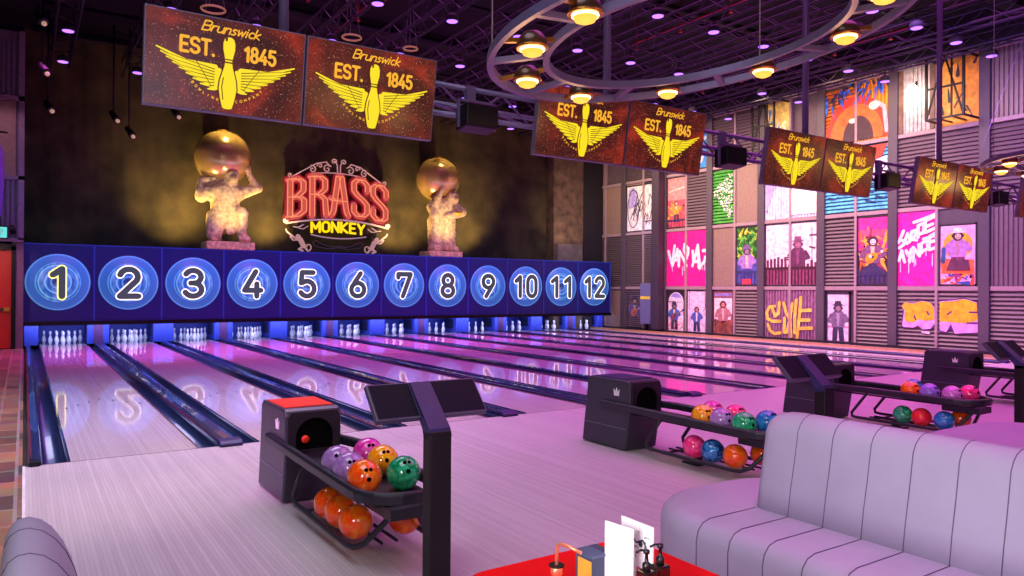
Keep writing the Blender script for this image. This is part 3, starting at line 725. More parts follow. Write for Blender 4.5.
# --- bay 4: yellow graffiti on corrugated, photo mural, pale wall, caged art
graffiti(4, 2, 0, 'purple corrugated panel with big yellow spray lettering near the floor', [
 [(150,205),(100,212),(72,270),(82,330),(130,355),(205,350)], [(130,230),(155,300),(190,270),(197,165)], [(85,390),(110,450),(150,475),(205,465)],
 [(240,170),(262,260),(295,320)], [(322,175),(300,320),(312,490)], [(250,320),(245,455),(272,455),(300,330)], [(360,140),(345,300),(347,455)], [(402,115),(390,300),(365,525)],
 [(390,240),(490,232)], [(385,332),(480,326)], [(385,412),(500,402)]], 'f8c848', 27, bgmb=corrugate(4, 2, 0, '8c6480'), cropbox=(48, 45, 545, 530))
def d_photo(a):
    k = a.asp; R = random.Random(5)
    a.m('f0d8ec').rect(.02, .3, .98, .98, .001); a.m('5c2444')
    for q in range(14): a.rect(.03+q*.07, .25, .08+q*.07, .25+R.uniform(.08, .22), .002)
    a.m('8c3c64').rect(.02, .0, .98, .28, .003)
    ape(a, .64, .08, .66, '5c2c50', '6c3c60', 'a86c8c', accent='7c4068', hat='7c4c70', legs='4c1c3c')
    a.m('5c2c50').rib([(.9, .9), (.9, .3)], .012, .003, k=k); a.rib([(.86, .78), (.97, .78)], .03, .003, k=k); a.rib([(.86, .6), (.95, .58)], .03, .003, k=k)
    a.m('3c1428').rect(.01, .26, .99, .3, .02)
    for q in range(16): a.rect(.02+q*.062, .03, .045+q*.062, .26, .02)
    a.m('f0d8ec')
    for q in range(18): a.rect(.42, .36+q*.034, .52, .366+q*.034, .02)
poster(4, 2, 1, 'large pale pink photo mural of an ape in a cap behind a railing', 'e8c0d8', d_photo)
t, fn, asp, (la, lb, za, zb) = wall_art('mural', 4, 2, 2, 'white and lilac striped corrugated panel above the pale pink photo mural', 'mural')
corrugate(4, 2, 2, 'd8d0e8').build('panel', None, t)
mb = MB(); a = Art(mb, lambda u, v, l: fn(u, v, l+.02)); a.m('a898e0').poly([(.02, .1), (.2, .6), (.1, .95), (.02, .98)], .0); a.m('f8f0d8').poly([(.5, .05), (.98, .05), (.98, .9), (.55, .9)], .0); mb.build('painted_shapes', None, t)
def cage(i, h, label, seed, bg, cols, zf=(0, 1)):
    t, fn, asp, (la, lb, za, zb) = wall_art('caged_artwork', i, h, 3, label, 'wall art', z0f=zf[0], z1f=zf[1])
    MB().box((WX-.07, lb, za), (WX-.01, la, zb)).build('backing', pc(bg), t)
    mb = MB(); a = Art(mb, fn); a.asp = asp; R = random.Random(seed)
    for q in range(16):
        u, v = R.uniform(.1, .9), R.uniform(.1, .9); a.m(cols[q % len(cols)]).rib([(u, v), (min(.95, u+R.uniform(-.3, .4)), min(.97, max(.03, v+R.uniform(-.3, .3))))], R.uniform(.05, .16), .002+.0005*q, .02, k=asp)
    mb.build('artwork', None, t)
    mb = MB(); x1 = WX-.85
    for y in (la-.05, lb+.05):
        for z in (za+.08, zb-.08): mb.beam((x1, y, z), (WX-.08, y, z), .05)
        mb.beam((x1, y, za+.08), (x1, y, zb-.08), .06)
    for z in (za+.08, (za+zb)/2, zb-.08): mb.beam((x1, la-.05, z), (x1, lb+.05, z), .05)
    for q in range(1, 3): y = la+(lb-la)*q/3; mb.beam((x1, y, za+.08), (x1, y, zb-.08), .04); mb.beam((x1, y, za+.08), (WX-.08, y, za+.08), .04)
    mb.beam((x1, la-.05, za+.08), (x1, (la+lb)/2, zb-.08), .04); mb.beam((x1, (la+lb)/2, zb-.08), (x1, lb+.05, za+.08), .04)
    mb.build('balcony_cage', K['black_metal'], t); return t
cage(4, 0, 'black metal cage over blue and yellow artwork, above the third screen pair', 21, 'd8c060', ['3c88c8', 'f0e080', 'e0a830', '2c6ca8', 'f4f0c0'])
L_(4, 1, 3)
# --- bay 5: orange disc mural, blue graffiti, white ape poster, guitar poster
t = thing('mural', (WX-.05, 5.0, 6.3), 'tall mural of a red-orange disc with blue spiky leaves on louvres', 'mural')
ya, yb = PIL[5]-.14, PIL[6]+.14
mb = louvre(5, 0, 3, 'e07a1c', name=1)[0]; m2 = corrugate(5, 1, 3, 'e8981c')
mb.build('louvre_panel', None, t); m2.build('corrugated_panel', None, t)
mb = MB(); a = Art(mb, lambda u, v, l: (WX-.105-l, ya+(yb-ya)*u, 6.26+1.84*v)); k = (ya-yb)/1.84; a.asp = k
a.m('e82c14').poly([(.02, .02)]+[(.5+.5*cos(radians(q)), .05+.72*sin(radians(q))) for q in range(178, 0, -6)]+[(.98, .02)], .0)
a.m('f0641a').poly([(.1, .02)]+[(.5+.42*cos(radians(q)), .05+.58*sin(radians(q))) for q in range(178, 0, -6)]+[(.9, .02)], .002)
a.m('3a1a28').poly([(.3, .02)]+[(.53+.24*cos(radians(q)), .05+.38*sin(radians(q))) for q in range(178, 0, -8)]+[(.77, .02)], .004)
a.m('f8f0c0').disc(.78, .55, .08, .006, 16, k*.8); a.disc(.45, .36, .06, .006, 16, k*.6); a.m('f4a8a8').rib([(.8, .6), (.93, .5), (.97, .1)], .06, .005, k=k)
R = random.Random(2)
for q in range(60):
    u = R.uniform(.0, 1); v = R.uniform(.72, .98)-.25*abs(.45-u)*(u < .4); a.m(R.choice(['1c4cb4', '2c74dc', '142c6c', '102040'])).rib([(u, v), (min(.99, max(.01, u+R.uniform(-.08, .08))), min(.99, v+R.uniform(-.22, .1)))], .045, .008, .005, k=k)
mb.build('painted_shapes', None, t)
t = thing('mural', (WX-.05, 5.0, 4.1), 'pale blue and white painted louvres below the red-orange disc mural', 'mural')
mb = MB()
for h in (0, 1): louv_mb = louvre(5, h, 2, '58b8e0', name=1)[0]; louv_mb.build('louvre_panel', None, t)
a = Art(mb, lambda u, v, l: (WX-.105-l, ya+(yb-ya)*u, 4.12+1.98*v)); a.asp = k
a.m('e83420').poly([(.3, .98), (.98, .98), (.9, .8), (.7, .66), (.5, .7)], .001); a.m('f4d8e8').poly([(.55, .7), (.98, .8), (.98, .5), (.7, .45)], 0.003)
a.m('14406c')
for q in range(16): u = R.uniform(.05, .85); v = R.uniform(.08, .45); a.rib([(u, v), (u+.12, v-.03), (u+.18, v+.02)], .03, .002, .004, k=k)
mb.build('spray_paint', None, t)
def d_white(a):
    a.m('e8d0ec').rect(.05, .05, .95, .95, .001); ape(a, .5, .05, .74, '6c5c78', '383044', '9c7c88', hat='302838', legs='302c48', accent='9c8ca8'); a.m('d88ca8').rect(.05, .3, .95, .34, .001)
poster(5, 0, 0, 'lilac poster of a grey ape in a hat, between yellow lettering and louvres', '584868', d_white, u0f=.05, u1f=.85, z1f=.97)
def d_guitar(a):
    a.m('c82c90').rect(.03, .5, .97, .97, .001); a.m('e85078').rect(.03, .62, .97, .8, .0015); flora(a, ['e0b030', 'd86820', '8c2c50', 'f0d050'], 14, 50, .3, .72, .3)
    a.m('3c2c50').rect(.03, .03, .97, .26, .001); ape(a, .5, .1, .62, '7c4c74', '4c2838', 'f0e8f0', hold='f0941c', legs='302c58'); rail_(a, '302c5c', .15)
poster(5, 1, 1, 'magenta poster of an ape playing an orange guitar', '381c30', d_guitar)
# --- bay 6
f6 = [[(145,115),(215,95),(290,70)], [(35,250),(70,170),(45,230),(90,250),(40,290)], [(70,270),(100,190),(120,240),(95,260)], [(115,250),(130,180),(165,170),(150,215),(120,230),(165,240)],
      [(175,220),(175,140),(215,125),(215,190),(180,200)], [(225,190),(225,110),(285,85)], [(230,150),(275,135)], [(230,190),(290,165)], [(40,380),(60,310),(80,390)], [(90,310),(110,350),(130,300),(115,390)],
      [(140,385),(140,290),(185,350),(180,270)], [(200,330),(195,270),(235,240),(245,300),(205,320)], [(250,310),(255,220),(290,200)], [(250,260),(290,250)], [(255,310),(290,300)], [(215,235),(290,215)]]
graffiti(6, 0, 1, 'hot pink panel filled with slanting white spray lettering and drips', f6, 'fff6fe', 23, 'e8189c', drips=[(50,390,70),(110,390,80),(160,370,45),(150,390,30),(275,340,80),(232,320,30)], cropbox=(28, 40, 292, 560))
mb = graffiti(6, 0, 1, 'x', [[(200,360),(245,530)]], 'fdf4fc', 5, 'e8189c', cropbox=(28, 40, 292, 560)) if False else None
merge2 = MB()
def d_hat(a):
    k = a.asp
    a.m('f0a8c8').rect(.03, .03, .97, .97, .001); a.m('f4a82c').disc(.5, .66, .4, .002, 24, k); a.m('e86838').rect(.05, .2, .95, .42, .003); flora(a, ['e8502c', 'f08c1c', '8c2c6c', '4c2860', '2c50a0'], 15, 40, .04, .4, .3)
    ape(a, .5, .22, .68, 'a878b8', '2c1830', 'e0b8a8', hat='f0e0e8', legs='702c50', accent='a07090'); a.m('5c2c48').poly([(.2, .25), (.85, .25), (.8, .42), (.3, .42)], .025); a.m('2c5088').rib([(.1, .4), (.12, .6)], .12, .012, k=k)
MBF = flat(6, 1, 1, 'pillar_paint'); tag(MBF.build('wall_panel'), kind='structure')
poster(6, 1, 1, 'pink and orange poster of an ape in a pale hat, right of white lettering', 'c86080', d_hat, u0f=.04, u1f=.94, z0f=.0, z1f=.8, x=WX-.09)
for o in []: pass
t = thing('graffiti_panel', (WX-.05, 2.6, 0), 'louvred shutters with yellow and pink bubble graffiti in the bottom row', 'graffiti')
for h in (0, 1): louvre(6, h, 0, 'louvre_paint', name=1)[0].build('louvre_panel', None, t)
ya, yb, z0, z1 = cell(6, 2, 0)
mb = MB(); a = Art(mb, lambda u, v, l: (WX-.105-l, ya+(yb-ya)*u, z0+(z1-z0)*v)); a.asp = (ya-yb)/(z1-z0)
def bub(pts, m_, l): a.m(m_).poly([((p[0]-50)/880, 1-(p[1]-20)/570) for p in pts], l)
for off, sh in ((0, 0),):
    bub([(95,370),(120,200),(95,170),(130,125),(230,140),(330,110),(430,125),(475,170),(482,340),(440,390),(340,400),(290,370),(250,385),(120,390)], '4c2068', .0)
    bub([(110,365),(130,210),(100,175),(135,130),(230,145),(330,115),(425,130),(470,175),(478,330),(430,385),(340,395),(290,360),(240,380),(130,380)], 'f0a0e0', .004)
    bub([(135,320),(140,210),(105,175),(135,132),(230,148),(330,118),(425,132),(468,180),(470,300),(380,310),(300,300),(240,330)], 'f8b810', .008)
    bub([(528,410),(528,110),(700,95),(780,80),(925,120),(930,410),(700,425),(640,380),(600,420)], '4c2068', .0)
    bub([(530,395),(530,120),(700,105),(780,90),(915,125),(925,400),(690,420),(650,330),(600,410)], 'f0a0e0', .004)
    bub([(530,310),(530,125),(700,112),(780,92),(915,128),(925,290),(800,320),(650,315)], 'f8b810', .008)
    a.m('4c2068'); f = lambda x, y: ((x-50)/880, 1-(y-20)/570)
    for p, q in (((250,265),(265,300)), ((615,240),(655,215)), ((820,315),(925,315)), ((840,215),(920,215)), ((395,220),(410,250))): a.rib([f(*p), f(*q)], .02, .012, k=a.asp)
    a.m('f8d0f0').rib([f(340,420), f(410,425)], .03, .004, k=a.asp); a.m('4c2068').rib([f(280,100), f(320,110)], .02, .004, k=a.asp)
mb.build('spray_paint', None, t)
# lamp panel
t = thing('lit_wall_panel', (WX-.05, 3.2, 6.3), 'corrugated panel with a bright white glowing lamp above the fourth screen pair', 'wall light')
corrugate(6, 0, 3, 'b8b0a8').build('panel', None, t)
ya, yb, z0, z1 = cell(6, 0, 3)
MB().box((WX-.12, ya-.14, z0), (WX-.05, ya-.02, z1)).box((WX-.12, yb+.02, z0), (WX-.05, yb+.14, z1)).build('side_boards', pc('6c5040'), t)
MB().ball((WX-.32, (ya+yb)/2+.02, z0+.98), .2, 20, 12, (.55, 1, 1.7)).build('lamp_globe', glow('wall_lamp', 'fff4dc', 12), t)
MB().beam((WX-.3, (ya+yb)/2+.02, z0+.95), (WX-.05, (ya+yb)/2+.02, z0+1.45), .05).build('bracket', K['black_metal'], t)
cage(6, 1, 'black metal cage over yellow and black artwork near the ceiling, right of the white lamp', 31, 'e0a02c', ['2c1c28', 'f0b840', '3c2430', 'e8a020'])
L_(5, 0, 3) if False else None

# ================================================================== STATUES
def blob(name, parent, prims, m, voxel=.04, disp=.0):
    mb = MB()
    for p in prims:
        if p[0] == 'c':
            _, a_, b_, ra, rb = p; a_, b_ = Vector(a_), Vector(b_)
            n = max(3, int((b_-a_).length/(min(ra, rb)*.35)))
            for i in range(n+1): q = a_.lerp(b_, i/n); mb.ball(q, ra+(rb-ra)*i/n, 12, 8)
        elif p[0] == 'e': mb.ball(p[1], 1, 16, 10, p[2])
        elif p[0] == 'b': mb.box(p[1], p[2])
    o = mb.build(name, m, parent)
    r = o.modifiers.new('r', 'REMESH'); r.mode = 'VOXEL'; r.voxel_size = voxel; r.use_smooth_shade = True
    s = o.modifiers.new('s', 'SMOOTH'); s.iterations = 4; s.factor = .5
    if disp:
        tx = bpy.data.textures.get('fur_noise') or bpy.data.textures.new('fur_noise', 'CLOUDS'); tx.noise_scale = .16; tx.noise_depth = 3
        d = o.modifiers.new('d', 'DISPLACE'); d.texture = tx; d.strength = disp; d.mid_level = .5; d.texture_coords = 'LOCAL'
    return o
SY = 16.25
def stat_fn(cx): return lambda x, y, z: (cx+x, SY+y, ZT+z)
# left: kneeling ape with a mirror ball on its shoulders
w = stat_fn(5.45)
t = thing('ape_statue', w(0, 0, 0), 'white kneeling ape statue holding a mirror ball, left of the red neon sign', 'statue')
bev(MB().box(w(-.72, -.45, 0), w(.72, .5, .25)).build('plinth', K['statue_stone'], t), .04, 3)
blob('ape_body', t, [
 ('e', w(-.12, .08, .95), (.5, .42, .45)), ('c', w(-.1, .05, 1.0), w(-.1, 0, 1.75), .42, .46), ('e', w(-.1, 0, 1.8), (.62, .42, .34)),
 ('c', w(-.1, -.02, 1.9), w(.04, -.2, 2.2), .3, .2), ('e', w(.05, -.24, 2.32), (.22, .22, .25)), ('e', w(.05, -.4, 2.22), (.13, .13, .11)), ('e', w(.05, -.38, 2.4), (.17, .1, .05)),
 ('c', w(-.6, 0, 1.78), w(-.82, .02, 1.62), .25, .18), ('c', w(-.82, .02, 1.7), w(-.78, .12, 2.1), .17, .14), ('c', w(-.78, .12, 2.15), w(-.3, .02, 2.22), .13, .1), ('e', w(-.24, 0, 2.24), (.13, .1, .09)),
 ('c', w(.4, 0, 1.85), w(.88, -.1, 2.0), .22, .15), ('c', w(.88, -.1, 2.0), w(.6, -.12, 2.42), .14, .1), ('e', w(.55, -.14, 2.55), (.11, .1, .13)), ('c', w(.5, -.14, 2.6), w(.48, -.14, 2.7), .035, .03), ('c', w(.57, -.14, 2.6), w(.58, -.14, 2.74), .035, .03), ('c', w(.63, -.14, 2.6), w(.67, -.14, 2.7), .035, .03), ('c', w(.48, -.16, 2.5), w(.42, -.18, 2.6), .04, .03),
 ('c', w(-.38, -.05, 1.0), w(-.48, -.32, .48), .3, .24), ('c', w(-.48, -.3, .42), w(-.35, .3, .38), .2, .15), ('e', w(-.3, .36, .36), (.2, .16, .12)),
 ('c', w(.22, -.05, 1.0), w(.3, -.42, 1.12), .27, .22), ('c', w(.3, -.42, 1.1), w(.34, -.3, .42), .2, .14), ('e', w(.42, -.36, .34), (.2, .24, .11)),
 ('c', w(.0, -.32, 1.3), w(-.05, -.36, .55), .14, .1), ('c', w(.1, -.3, 1.2), w(.08, -.34, .5), .08, .05)], K['statue_stone'], .04, .07)
MB().ball(w(.05, -.4, 2.3), .1, 14, 8, (1.2, .8, .9)).build('ape_face', mat('statue_face', '8c7464', .6), t)
# right: standing ape hugging
w2 = stat_fn(13.05)
t2 = thing('ape_statue', w2(0, 0, 0), 'white standing ape statue with raised hand, right of the red neon sign', 'statue')
bev(MB().box(w2(-.72, -.42, 0), w2(.66, .45, .2)).build('plinth', K['statue_stone'], t2), .04, 3)
blob('ape_body', t2, [
 ('c', w2(-.28, -.02, .25), w2(-.25, 0, 1.3), .26, .34), ('c', w2(.26, -.02, .25), w2(.2, 0, 1.3), .26, .34), ('e', w2(-.42, -.2, .3), (.24, .24, .14)), ('e', w2(.38, -.2, .3), (.22, .24, .14)),
 ('c', w2(0, -.25, 1.35), w2(0, -.3, .35), .2, .12), ('c', w2(.0, 0, 1.2), w2(-.02, 0, 1.75), .42, .46), ('e', w2(.0, 0, 1.75), (.55, .42, .34)),
 ('e', w2(.28, -.28, 2.2), (.23, .24, .26)), ('e', w2(.32, -.46, 2.12), (.14, .13, .1)), ('e', w2(.3, -.44, 2.27), (.17, .08, .05)), ('c', w2(.1, -.05, 1.95), w2(.27, -.25, 2.15), .28, .2),
 ('c', w2(.42, -.05, 1.9), w2(.68, -.25, 1.7), .24, .2), ('c', w2(.68, -.25, 1.7), w2(.1, -.45, 1.5), .19, .14), ('e', w2(0, -.47, 1.5), (.16, .1, .1)),
 ('c', w2(-.45, -.1, 1.85), w2(-.45, -.3, 1.5), .22, .17), ('c', w2(-.42, -.2, 1.9), w2(-.25, -.35, 2.35), .16, .11), ('e', w2(-.22, -.37, 2.45), (.1, .09, .13)), ('c', w2(-.27, -.37, 2.5), w2(-.3, -.37, 2.64), .035, .03), ('c', w2(-.2, -.37, 2.5), w2(-.2, -.37, 2.68), .035, .03), ('c', w2(-.14, -.37, 2.5), w2(-.1, -.37, 2.62), .035, .03)],
 K['statue_stone'], .04, .07)
MB().ball(w2(.32, -.46, 2.18), .1, 14, 8, (1.2, .8, .9)).build('ape_face', MATS['statue_face'], t2)
mb = MB(); mb.tube([w2(.2, -.62, 1.62), w2(.32, -.64, 1.57), w2(.44, -.62, 1.6), w2(.52, -.58, 1.68)], .07, 10, rs=[.03, .07, .07, .03])
tag(mb.build('banana', mat('banana_yellow', 'f0c010', .4)), 'yellow banana held by the standing ape statue on the right', 'banana')
def mirror_ball(c, r, label):
    t = thing('mirror_ball', (c[0], c[1], c[2]-r), label, 'mirror ball', 'mirror balls carried by the ape statues')
    MB().ball(c, r, 56, 32).build('glass_globe', mg, t)
    MB().lathe([(r*.16, r*.985), (r*.16, r*1.02), (.03, r*1.04)], c, 20).build('top_cap', K['brass'], t)
    return t
mirror_ball((5.45-.1, 16.62, 5.80), .87, 'large golden mirror ball on the shoulders of the kneeling statue')
mirror_ball((13.05-.0, 16.62, 5.78), .83, 'large golden mirror ball behind the head of the standing statue')
mb = MB(); bev(MB().box(w(-.5, .3, .25), w(.3, .52, 2.2)).build('support_post', K['statue_stone'], t), .05) if False else None

# ================================================================== NEON SIGN
SGY = 17.0
t = thing('neon_sign', (9.33, SGY, 2.95), 'arched red neon club sign with yellow lettering on the dark backdrop', 'sign')
def arch(u, v, top=True):
    # u 0..1 across, v 0..1 up, in world x-z
    x = 7.5+3.72*u
    zb = 4.0+.23*(1-((u-.5)/.5)**2)+.03*u*0; zt = 5.36+.3*(1-((u-.5)/.5)**2)
    return x, zb+(zt-zb)*v
def solid_ribbon(mb, pts, w, y0, y1, closed=False):
    n = len(pts)
    for i in range(n-1):
        (x0, z0), (x1, z1) = pts[i], pts[i+1]; d = sqrt((x1-x0)**2+(z1-z0)**2) or 1e-6; nx, nz = -(z1-z0)/d*w/2, (x1-x0)/d*w/2
        mb.prism([(x0+nx, z0+nz), (x0-nx, z0-nz), (x1-nx, z1-nz), (x1+nx, z1+nz)], 'xz', y0, y1)
    for p in pts: mb.prism([(p[0]+w/2*cos(2*pi*k/10), p[1]+w/2*sin(2*pi*k/10)) for k in range(10)], 'xz', y0, y1)
# BRASS letters: dark red backing, red fill, bright outline tubes
GL = {'B': [[(.1,.04),(.1,.96)], [(0,.96),(.5,.96),(.78,.86),(.78,.64),(.5,.52),(.1,.52)], [(.5,.52),(.82,.42),(.82,.14),(.5,.04),(0,.04)]],
      'R': [[(.1,.0),(.1,.96)], [(0,.96),(.5,.96),(.78,.86),(.78,.64),(.5,.52),(.1,.52)], [(.45,.52),(.78,.4),(.85,.0)]],
      'A': [[(.02,.0),(.12,.1),(.38,.96),(.55,.96),(.84,.1),(.95,.0)], [(.0,.42),(.2,.36),(.75,.36)]],
      'S': [[(.84,.7),(.84,.86),(.6,.96),(.3,.96),(.08,.86),(.08,.66),(.3,.55),(.6,.46),(.82,.36),(.82,.14),(.6,.04),(.3,.04),(.08,.14),(.08,.3)]]}
xs = [0, .205, .405, .615, .81]
for ch, ux in zip('BRASS', xs):
    mbB, mbF, mbO = MB(), MB(), MB()
    for pl in GL[ch]:
        q = [arch(ux+.18*p[0]+.01, p[1]) for p in smooth_pts(pl)]
        solid_ribbon(mbB, q, .33, SGY, SGY+.06); solid_ribbon(mbF, q, .21, SGY-.04, SGY)
        mbO.tube([(p[0]-.085, SGY-.06, p[1]) for p in q], .018, 6); mbO.tube([(p[0]+.085, SGY-.06, p[1]) for p in q], .018, 6)
    L = mbF.build('red_letter', K['neon_red_fill'], t); mbB.build('letter_back', K['neon_dark'], L); mbO.build('neon_tube', K['neon_red'], L)
# MONKEY
st, tw = text_strokes('MONKEY', .24)
for x, _, ss in st:
    mb = MB()
    for pl in ss:
        q = [(8.36+1.92*(x+px)/tw, 3.6+.34*py+.05*(1-(((x+px)/tw-.5)/.5)**2)) for px, py in pl]
        solid_ribbon(mb, q, .075, SGY-.05, SGY)
    mb.build('yellow_letter', K['neon_yellow'], t)
def sig(nm, polys, w=.035, m=None):
    mb = MB()
    for pl in polys: solid_ribbon(mb, pl, w, SGY-.03, SGY+.01)
    mb.build(nm, m or K['sign_pale'], t)
sig('banner_strip', [[(7.5+3.7*i/16, 3.86+.22*(1-((i-8)/8)**2)) for i in range(17)]], .055)
sig('banner_strip', [[(8.35+2.0*i/10, 3.42+.1*((i-5)/5)**2) for i in range(11)]], .04)
def curl(cx, cz, r0, a0, turns, sgn, n=18): return [(cx+(r0*(1-i/n*.85))*cos(a0+sgn*turns*2*pi*i/n), cz+(r0*(1-i/n*.85))*sin(a0+sgn*turns*2*pi*i/n)) for i in range(n+1)]
for s in (-1, 1):
    m_ = lambda pts: [(9.33+s*x, z) for x, z in pts]
    sig('scrollwork', [m_([(1.75, 5.42), (1.6, 5.5), (1.2, 5.75), (.8, 6.0), (.45, 6.08), (.35, 5.95)]), m_(curl(.95, 5.78, .14, 1.2, 1.2, 1)), m_(curl(.42, 5.84, .16, 2.5, 1.2, -1)), m_(curl(1.72, 5.52, .08, -1.5, 1, 1)),
      m_([(0, 5.72), (.5, 5.7), (1.0, 5.62)]), m_(curl(.18, 6.12, .1, 3.0, 1.1, -1)), m_([(.05, 5.75), (.06, 6.0), (.12, 6.12)]), m_(curl(.68, 5.92, .1, 0, 1, 1))], .035)
    sig('flourish', [m_([(.0, 3.14), (.3, 3.12), (.55, 3.2), (.8, 3.32), (.92, 3.26), (.86, 3.14)]), m_([(.0, 3.1), (.35, 3.04), (.6, 3.08), (.84, 3.12)])], .025, mat('sign_dim', '7a5c50', .6, noise=0))
    sig('flourish', [m_([(1.1, 3.8), (1.25, 3.7), (1.4, 3.72)]), m_([(1.25, 3.85), (1.45, 3.74), (1.6, 3.76)])], .03)
    mb = MB(); mb.prism([(9.33+s*1.86+.09*cos(k*.5236), 3.95+.09*sin(k*.5236)) for k in range(12)], 'xz', SGY-.03, SGY+.01); mb.build('end_ball', K['sign_pale'], t)
    mb = MB(); B = lambda pts, w_: solid_ribbon(mb, m_(pts), w_, SGY-.03, SGY+.01)
    B([(1.35, 3.32), (1.25, 3.12)], .17); B([(1.4, 3.38), (1.44, 3.44)], .15); B([(1.38, 3.32), (1.6, 3.3), (1.7, 3.42)], .05); B([(1.4, 3.3), (1.6, 3.42), (1.82, 3.58)], .05); B([(1.82, 3.58), (1.85, 3.66)], .04)
    B([(1.25, 3.1), (1.4, 3.0), (1.28, 2.95)], .07); B([(1.22, 3.1), (1.12, 2.98)], .07); B(curl(1.1, 3.1, .16, -1.6, .75, -1), .035)
    mb.build('monkey_emblem', K['sign_pale'], t)
for x in (7.9, 10.7): MB().box((x, SGY+.06, 2.86), (x+.08, SGY+.12, 4.4)).build('support_bar', K['black_metal'], t)

# ================================================================== SCREENS
def screen(xa, xb, label, grp='hanging display screens'):
    yb_, yt_ = -2.15, -2.26; za, zb = 3.0, 3.695
    fn = lambda u, v, l: (xa+(xb-xa)*u, yb_+(yt_-yb_)*v-l, za+(zb-za)*v-l*.15)
    t = thing('display_screen', ((xa+xb)/2, yb_, za), label, 'screen', grp)
    a_, b_, c_, d_ = fn(0, 0, 0), fn(1, 0, 0), fn(1, 1, 0), fn(0, 1, 0)
    th = Vector((0, .06, 0))
    vs = [Vector(q) for q in (a_, b_, c_, d_)]; MB().add(vs+[q+th for q in vs], [(3, 2, 1, 0), (4, 5, 6, 7), (0, 1, 5, 4), (1, 2, 6, 5), (2, 3, 7, 6), (3, 0, 4, 7)]).build('casing', mat('bezel', '6a6078', .4, .3), t)
    mb = MB(); a = Art(mb, fn); mb.use(M_PIC); a.rect(.008, .012, .992, .988, .003); mb.build('picture', None, t)
    k = (xb-xa)/(zb-za)
    # winged pin emblem
    mb = MB(); a = Art(mb, fn); a.m('logo_yellow')
    for s in (-1, 1):
        N = 9
        for i in range(N):
            f = i/(N-1)
            root = (.5+s*(.05+.03*(1-f)), .48-.2*f)
            tip = (.5+s*(.43-.31*f**1.2), .60-.36*f)
            mid = ((root[0]+tip[0])/2, (root[1]+tip[1])/2-.03*(1-f)-.012)
            a.rib([root, mid, tip], .032, .006, .009, k=k)
        for i in range(6):
            f = i/5; a.rib([(.5+s*.055, .45-.17*f), (.5+s*(.2-.09*f), .47-.2*f)], .03, .008, .015, k=k)
    a.m('logo_dark')
    for s in (-1, 1):
        for i in range(7):
            f = (i+.5)/7; a.rib([(.5+s*.085, .47-.2*f), (.5+s*(.40-.28*f**1.2), .575-.345*f)], .0055, .010, .002, k=k)
        a.rib([(.5+s*.2, .52), (.5+s*.15, .4), (.5+s*.1, .27)], .004, .010, k=k)
    PRF = [(r_, .05+.93*(v_-.05)) for r_, v_ in [(.012, .05), (.03, .06), (.045, .16), (.056, .28), (.05, .38), (.036, .47), (.025, .54), (.022, .6), (.028, .66), (.037, .73), (.037, .8), (.028, .85), (.012, .868)]]
    a.m('logo_dark').poly([(.5+r+.008, v) for r, v in PRF]+[(.5-r-.008, v) for r, v in reversed(PRF)], .012)
    a.m('logo_yellow').poly([(.5+r, v) for r, v in PRF]+[(.5-r, v) for r, v in reversed(PRF)], .014)
    a.m('logo_dark').rect(.472, .538, .528, .553, .016); a.rect(.475, .57, .525, .582, .016); a.rib([(.472, .15), (.462, .28), (.47, .38)], .006, .016, k=k); a.disc(.482, .79, .008, .016, 10, k*2)
    mb.build('winged_pin_emblem', None, t)
    mb = MB(); a = Art(mb, fn); a.m('logo_orange')
    put_text(a, 'EST.', .21, .595, .2, .15, .019, .006, k=k); put_text(a, '1845', .6, .595, .2, .15, .019, .006, k=k)
    put_text(a, 'Brunswick', .33, .845, .36, .1, .009, .006, k=k, slant=.25, gap=.1)
    cx, cz, rr = .5, .6, .36
    for word, a0, a1 in (('BOWLING', 222, 258), ('COMPANY', 282, 318)):
        for i, ch in enumerate(word):
            an = radians(a0+(a1-a0)*i/(len(word)-1)); pu, pv = cx+rr*.8*cos(an), cz+rr*1.3*sin(an); wd, ss = G[ch]; c_, s_ = cos(an+pi/2), sin(an+pi/2)
            for pl in ss:
                q = [((x_-wd/2)*.022, (y_-.5)*.045/k*1.0) for x_, y_ in pl]
                a.rib([(pu+x_*c_-y_*s_*.6, pv+(x_*s_*k+y_*c_)) for x_, y_ in q], .004, .006, k=k, joints=False)
    mb.build('lettering', None, t)
    MB().beam(((xa+xb)/2, -2.12, 3.45), ((xa+xb)/2, -1.95, 3.5), .12, .12).build('mount_bracket', K['black_metal'], t)
    return t
ordn = ['first', 'second', 'third', 'fourth', 'fifth']
for k in range(5):
    x0 = .80+3.49*k
    for h, nm in ((0, 'left'), (1, 'right')):
        screen(x0+h*1.185, x0+h*1.185+1.17, '%s screen of the %s hanging pair counted from the left' % (nm, ordn[k]))
# rigging truss behind the screens
t = thing('screen_truss', (9, -1.8, 3.3), 'long dark horizontal ladder truss carrying the hanging screens', 'truss')
for y, z in ((-1.85, 3.34), (-1.85, 3.62), (-1.6, 3.5)): MB().tube([(.9, y, z), (19.5, y, z)], .026, 8).build('chord', K['ring_metal'], t)
for f_ in (0, 1): MB().tube([(.95+.35*q, -1.85+.25*f_*(q % 2), (3.34, 3.62 if not f_ else 3.5)[q % 2]) for q in range(53)], .013, 6).build('zigzag_web', K['ring_metal'], t)
mb = MB()
for k in range(6): mb.tube([(1.87+3.51*k, -1.95, 3.3), (1.87+3.51*k, -1.95, 9.2)], .045, 10)
for k in range(6):
    tag(MB().tube([(1.87+3.51*k, -1.98, 3.3), (1.87+3.51*k, -1.98, 9.18)], .042, 12).build('drop_pole', K['ring_metal']), 'purple-lit steel drop pole from the ceiling to the %s screen pair' % (ordn+['sixth'])[k], 'pole', 'drop poles of the screens')
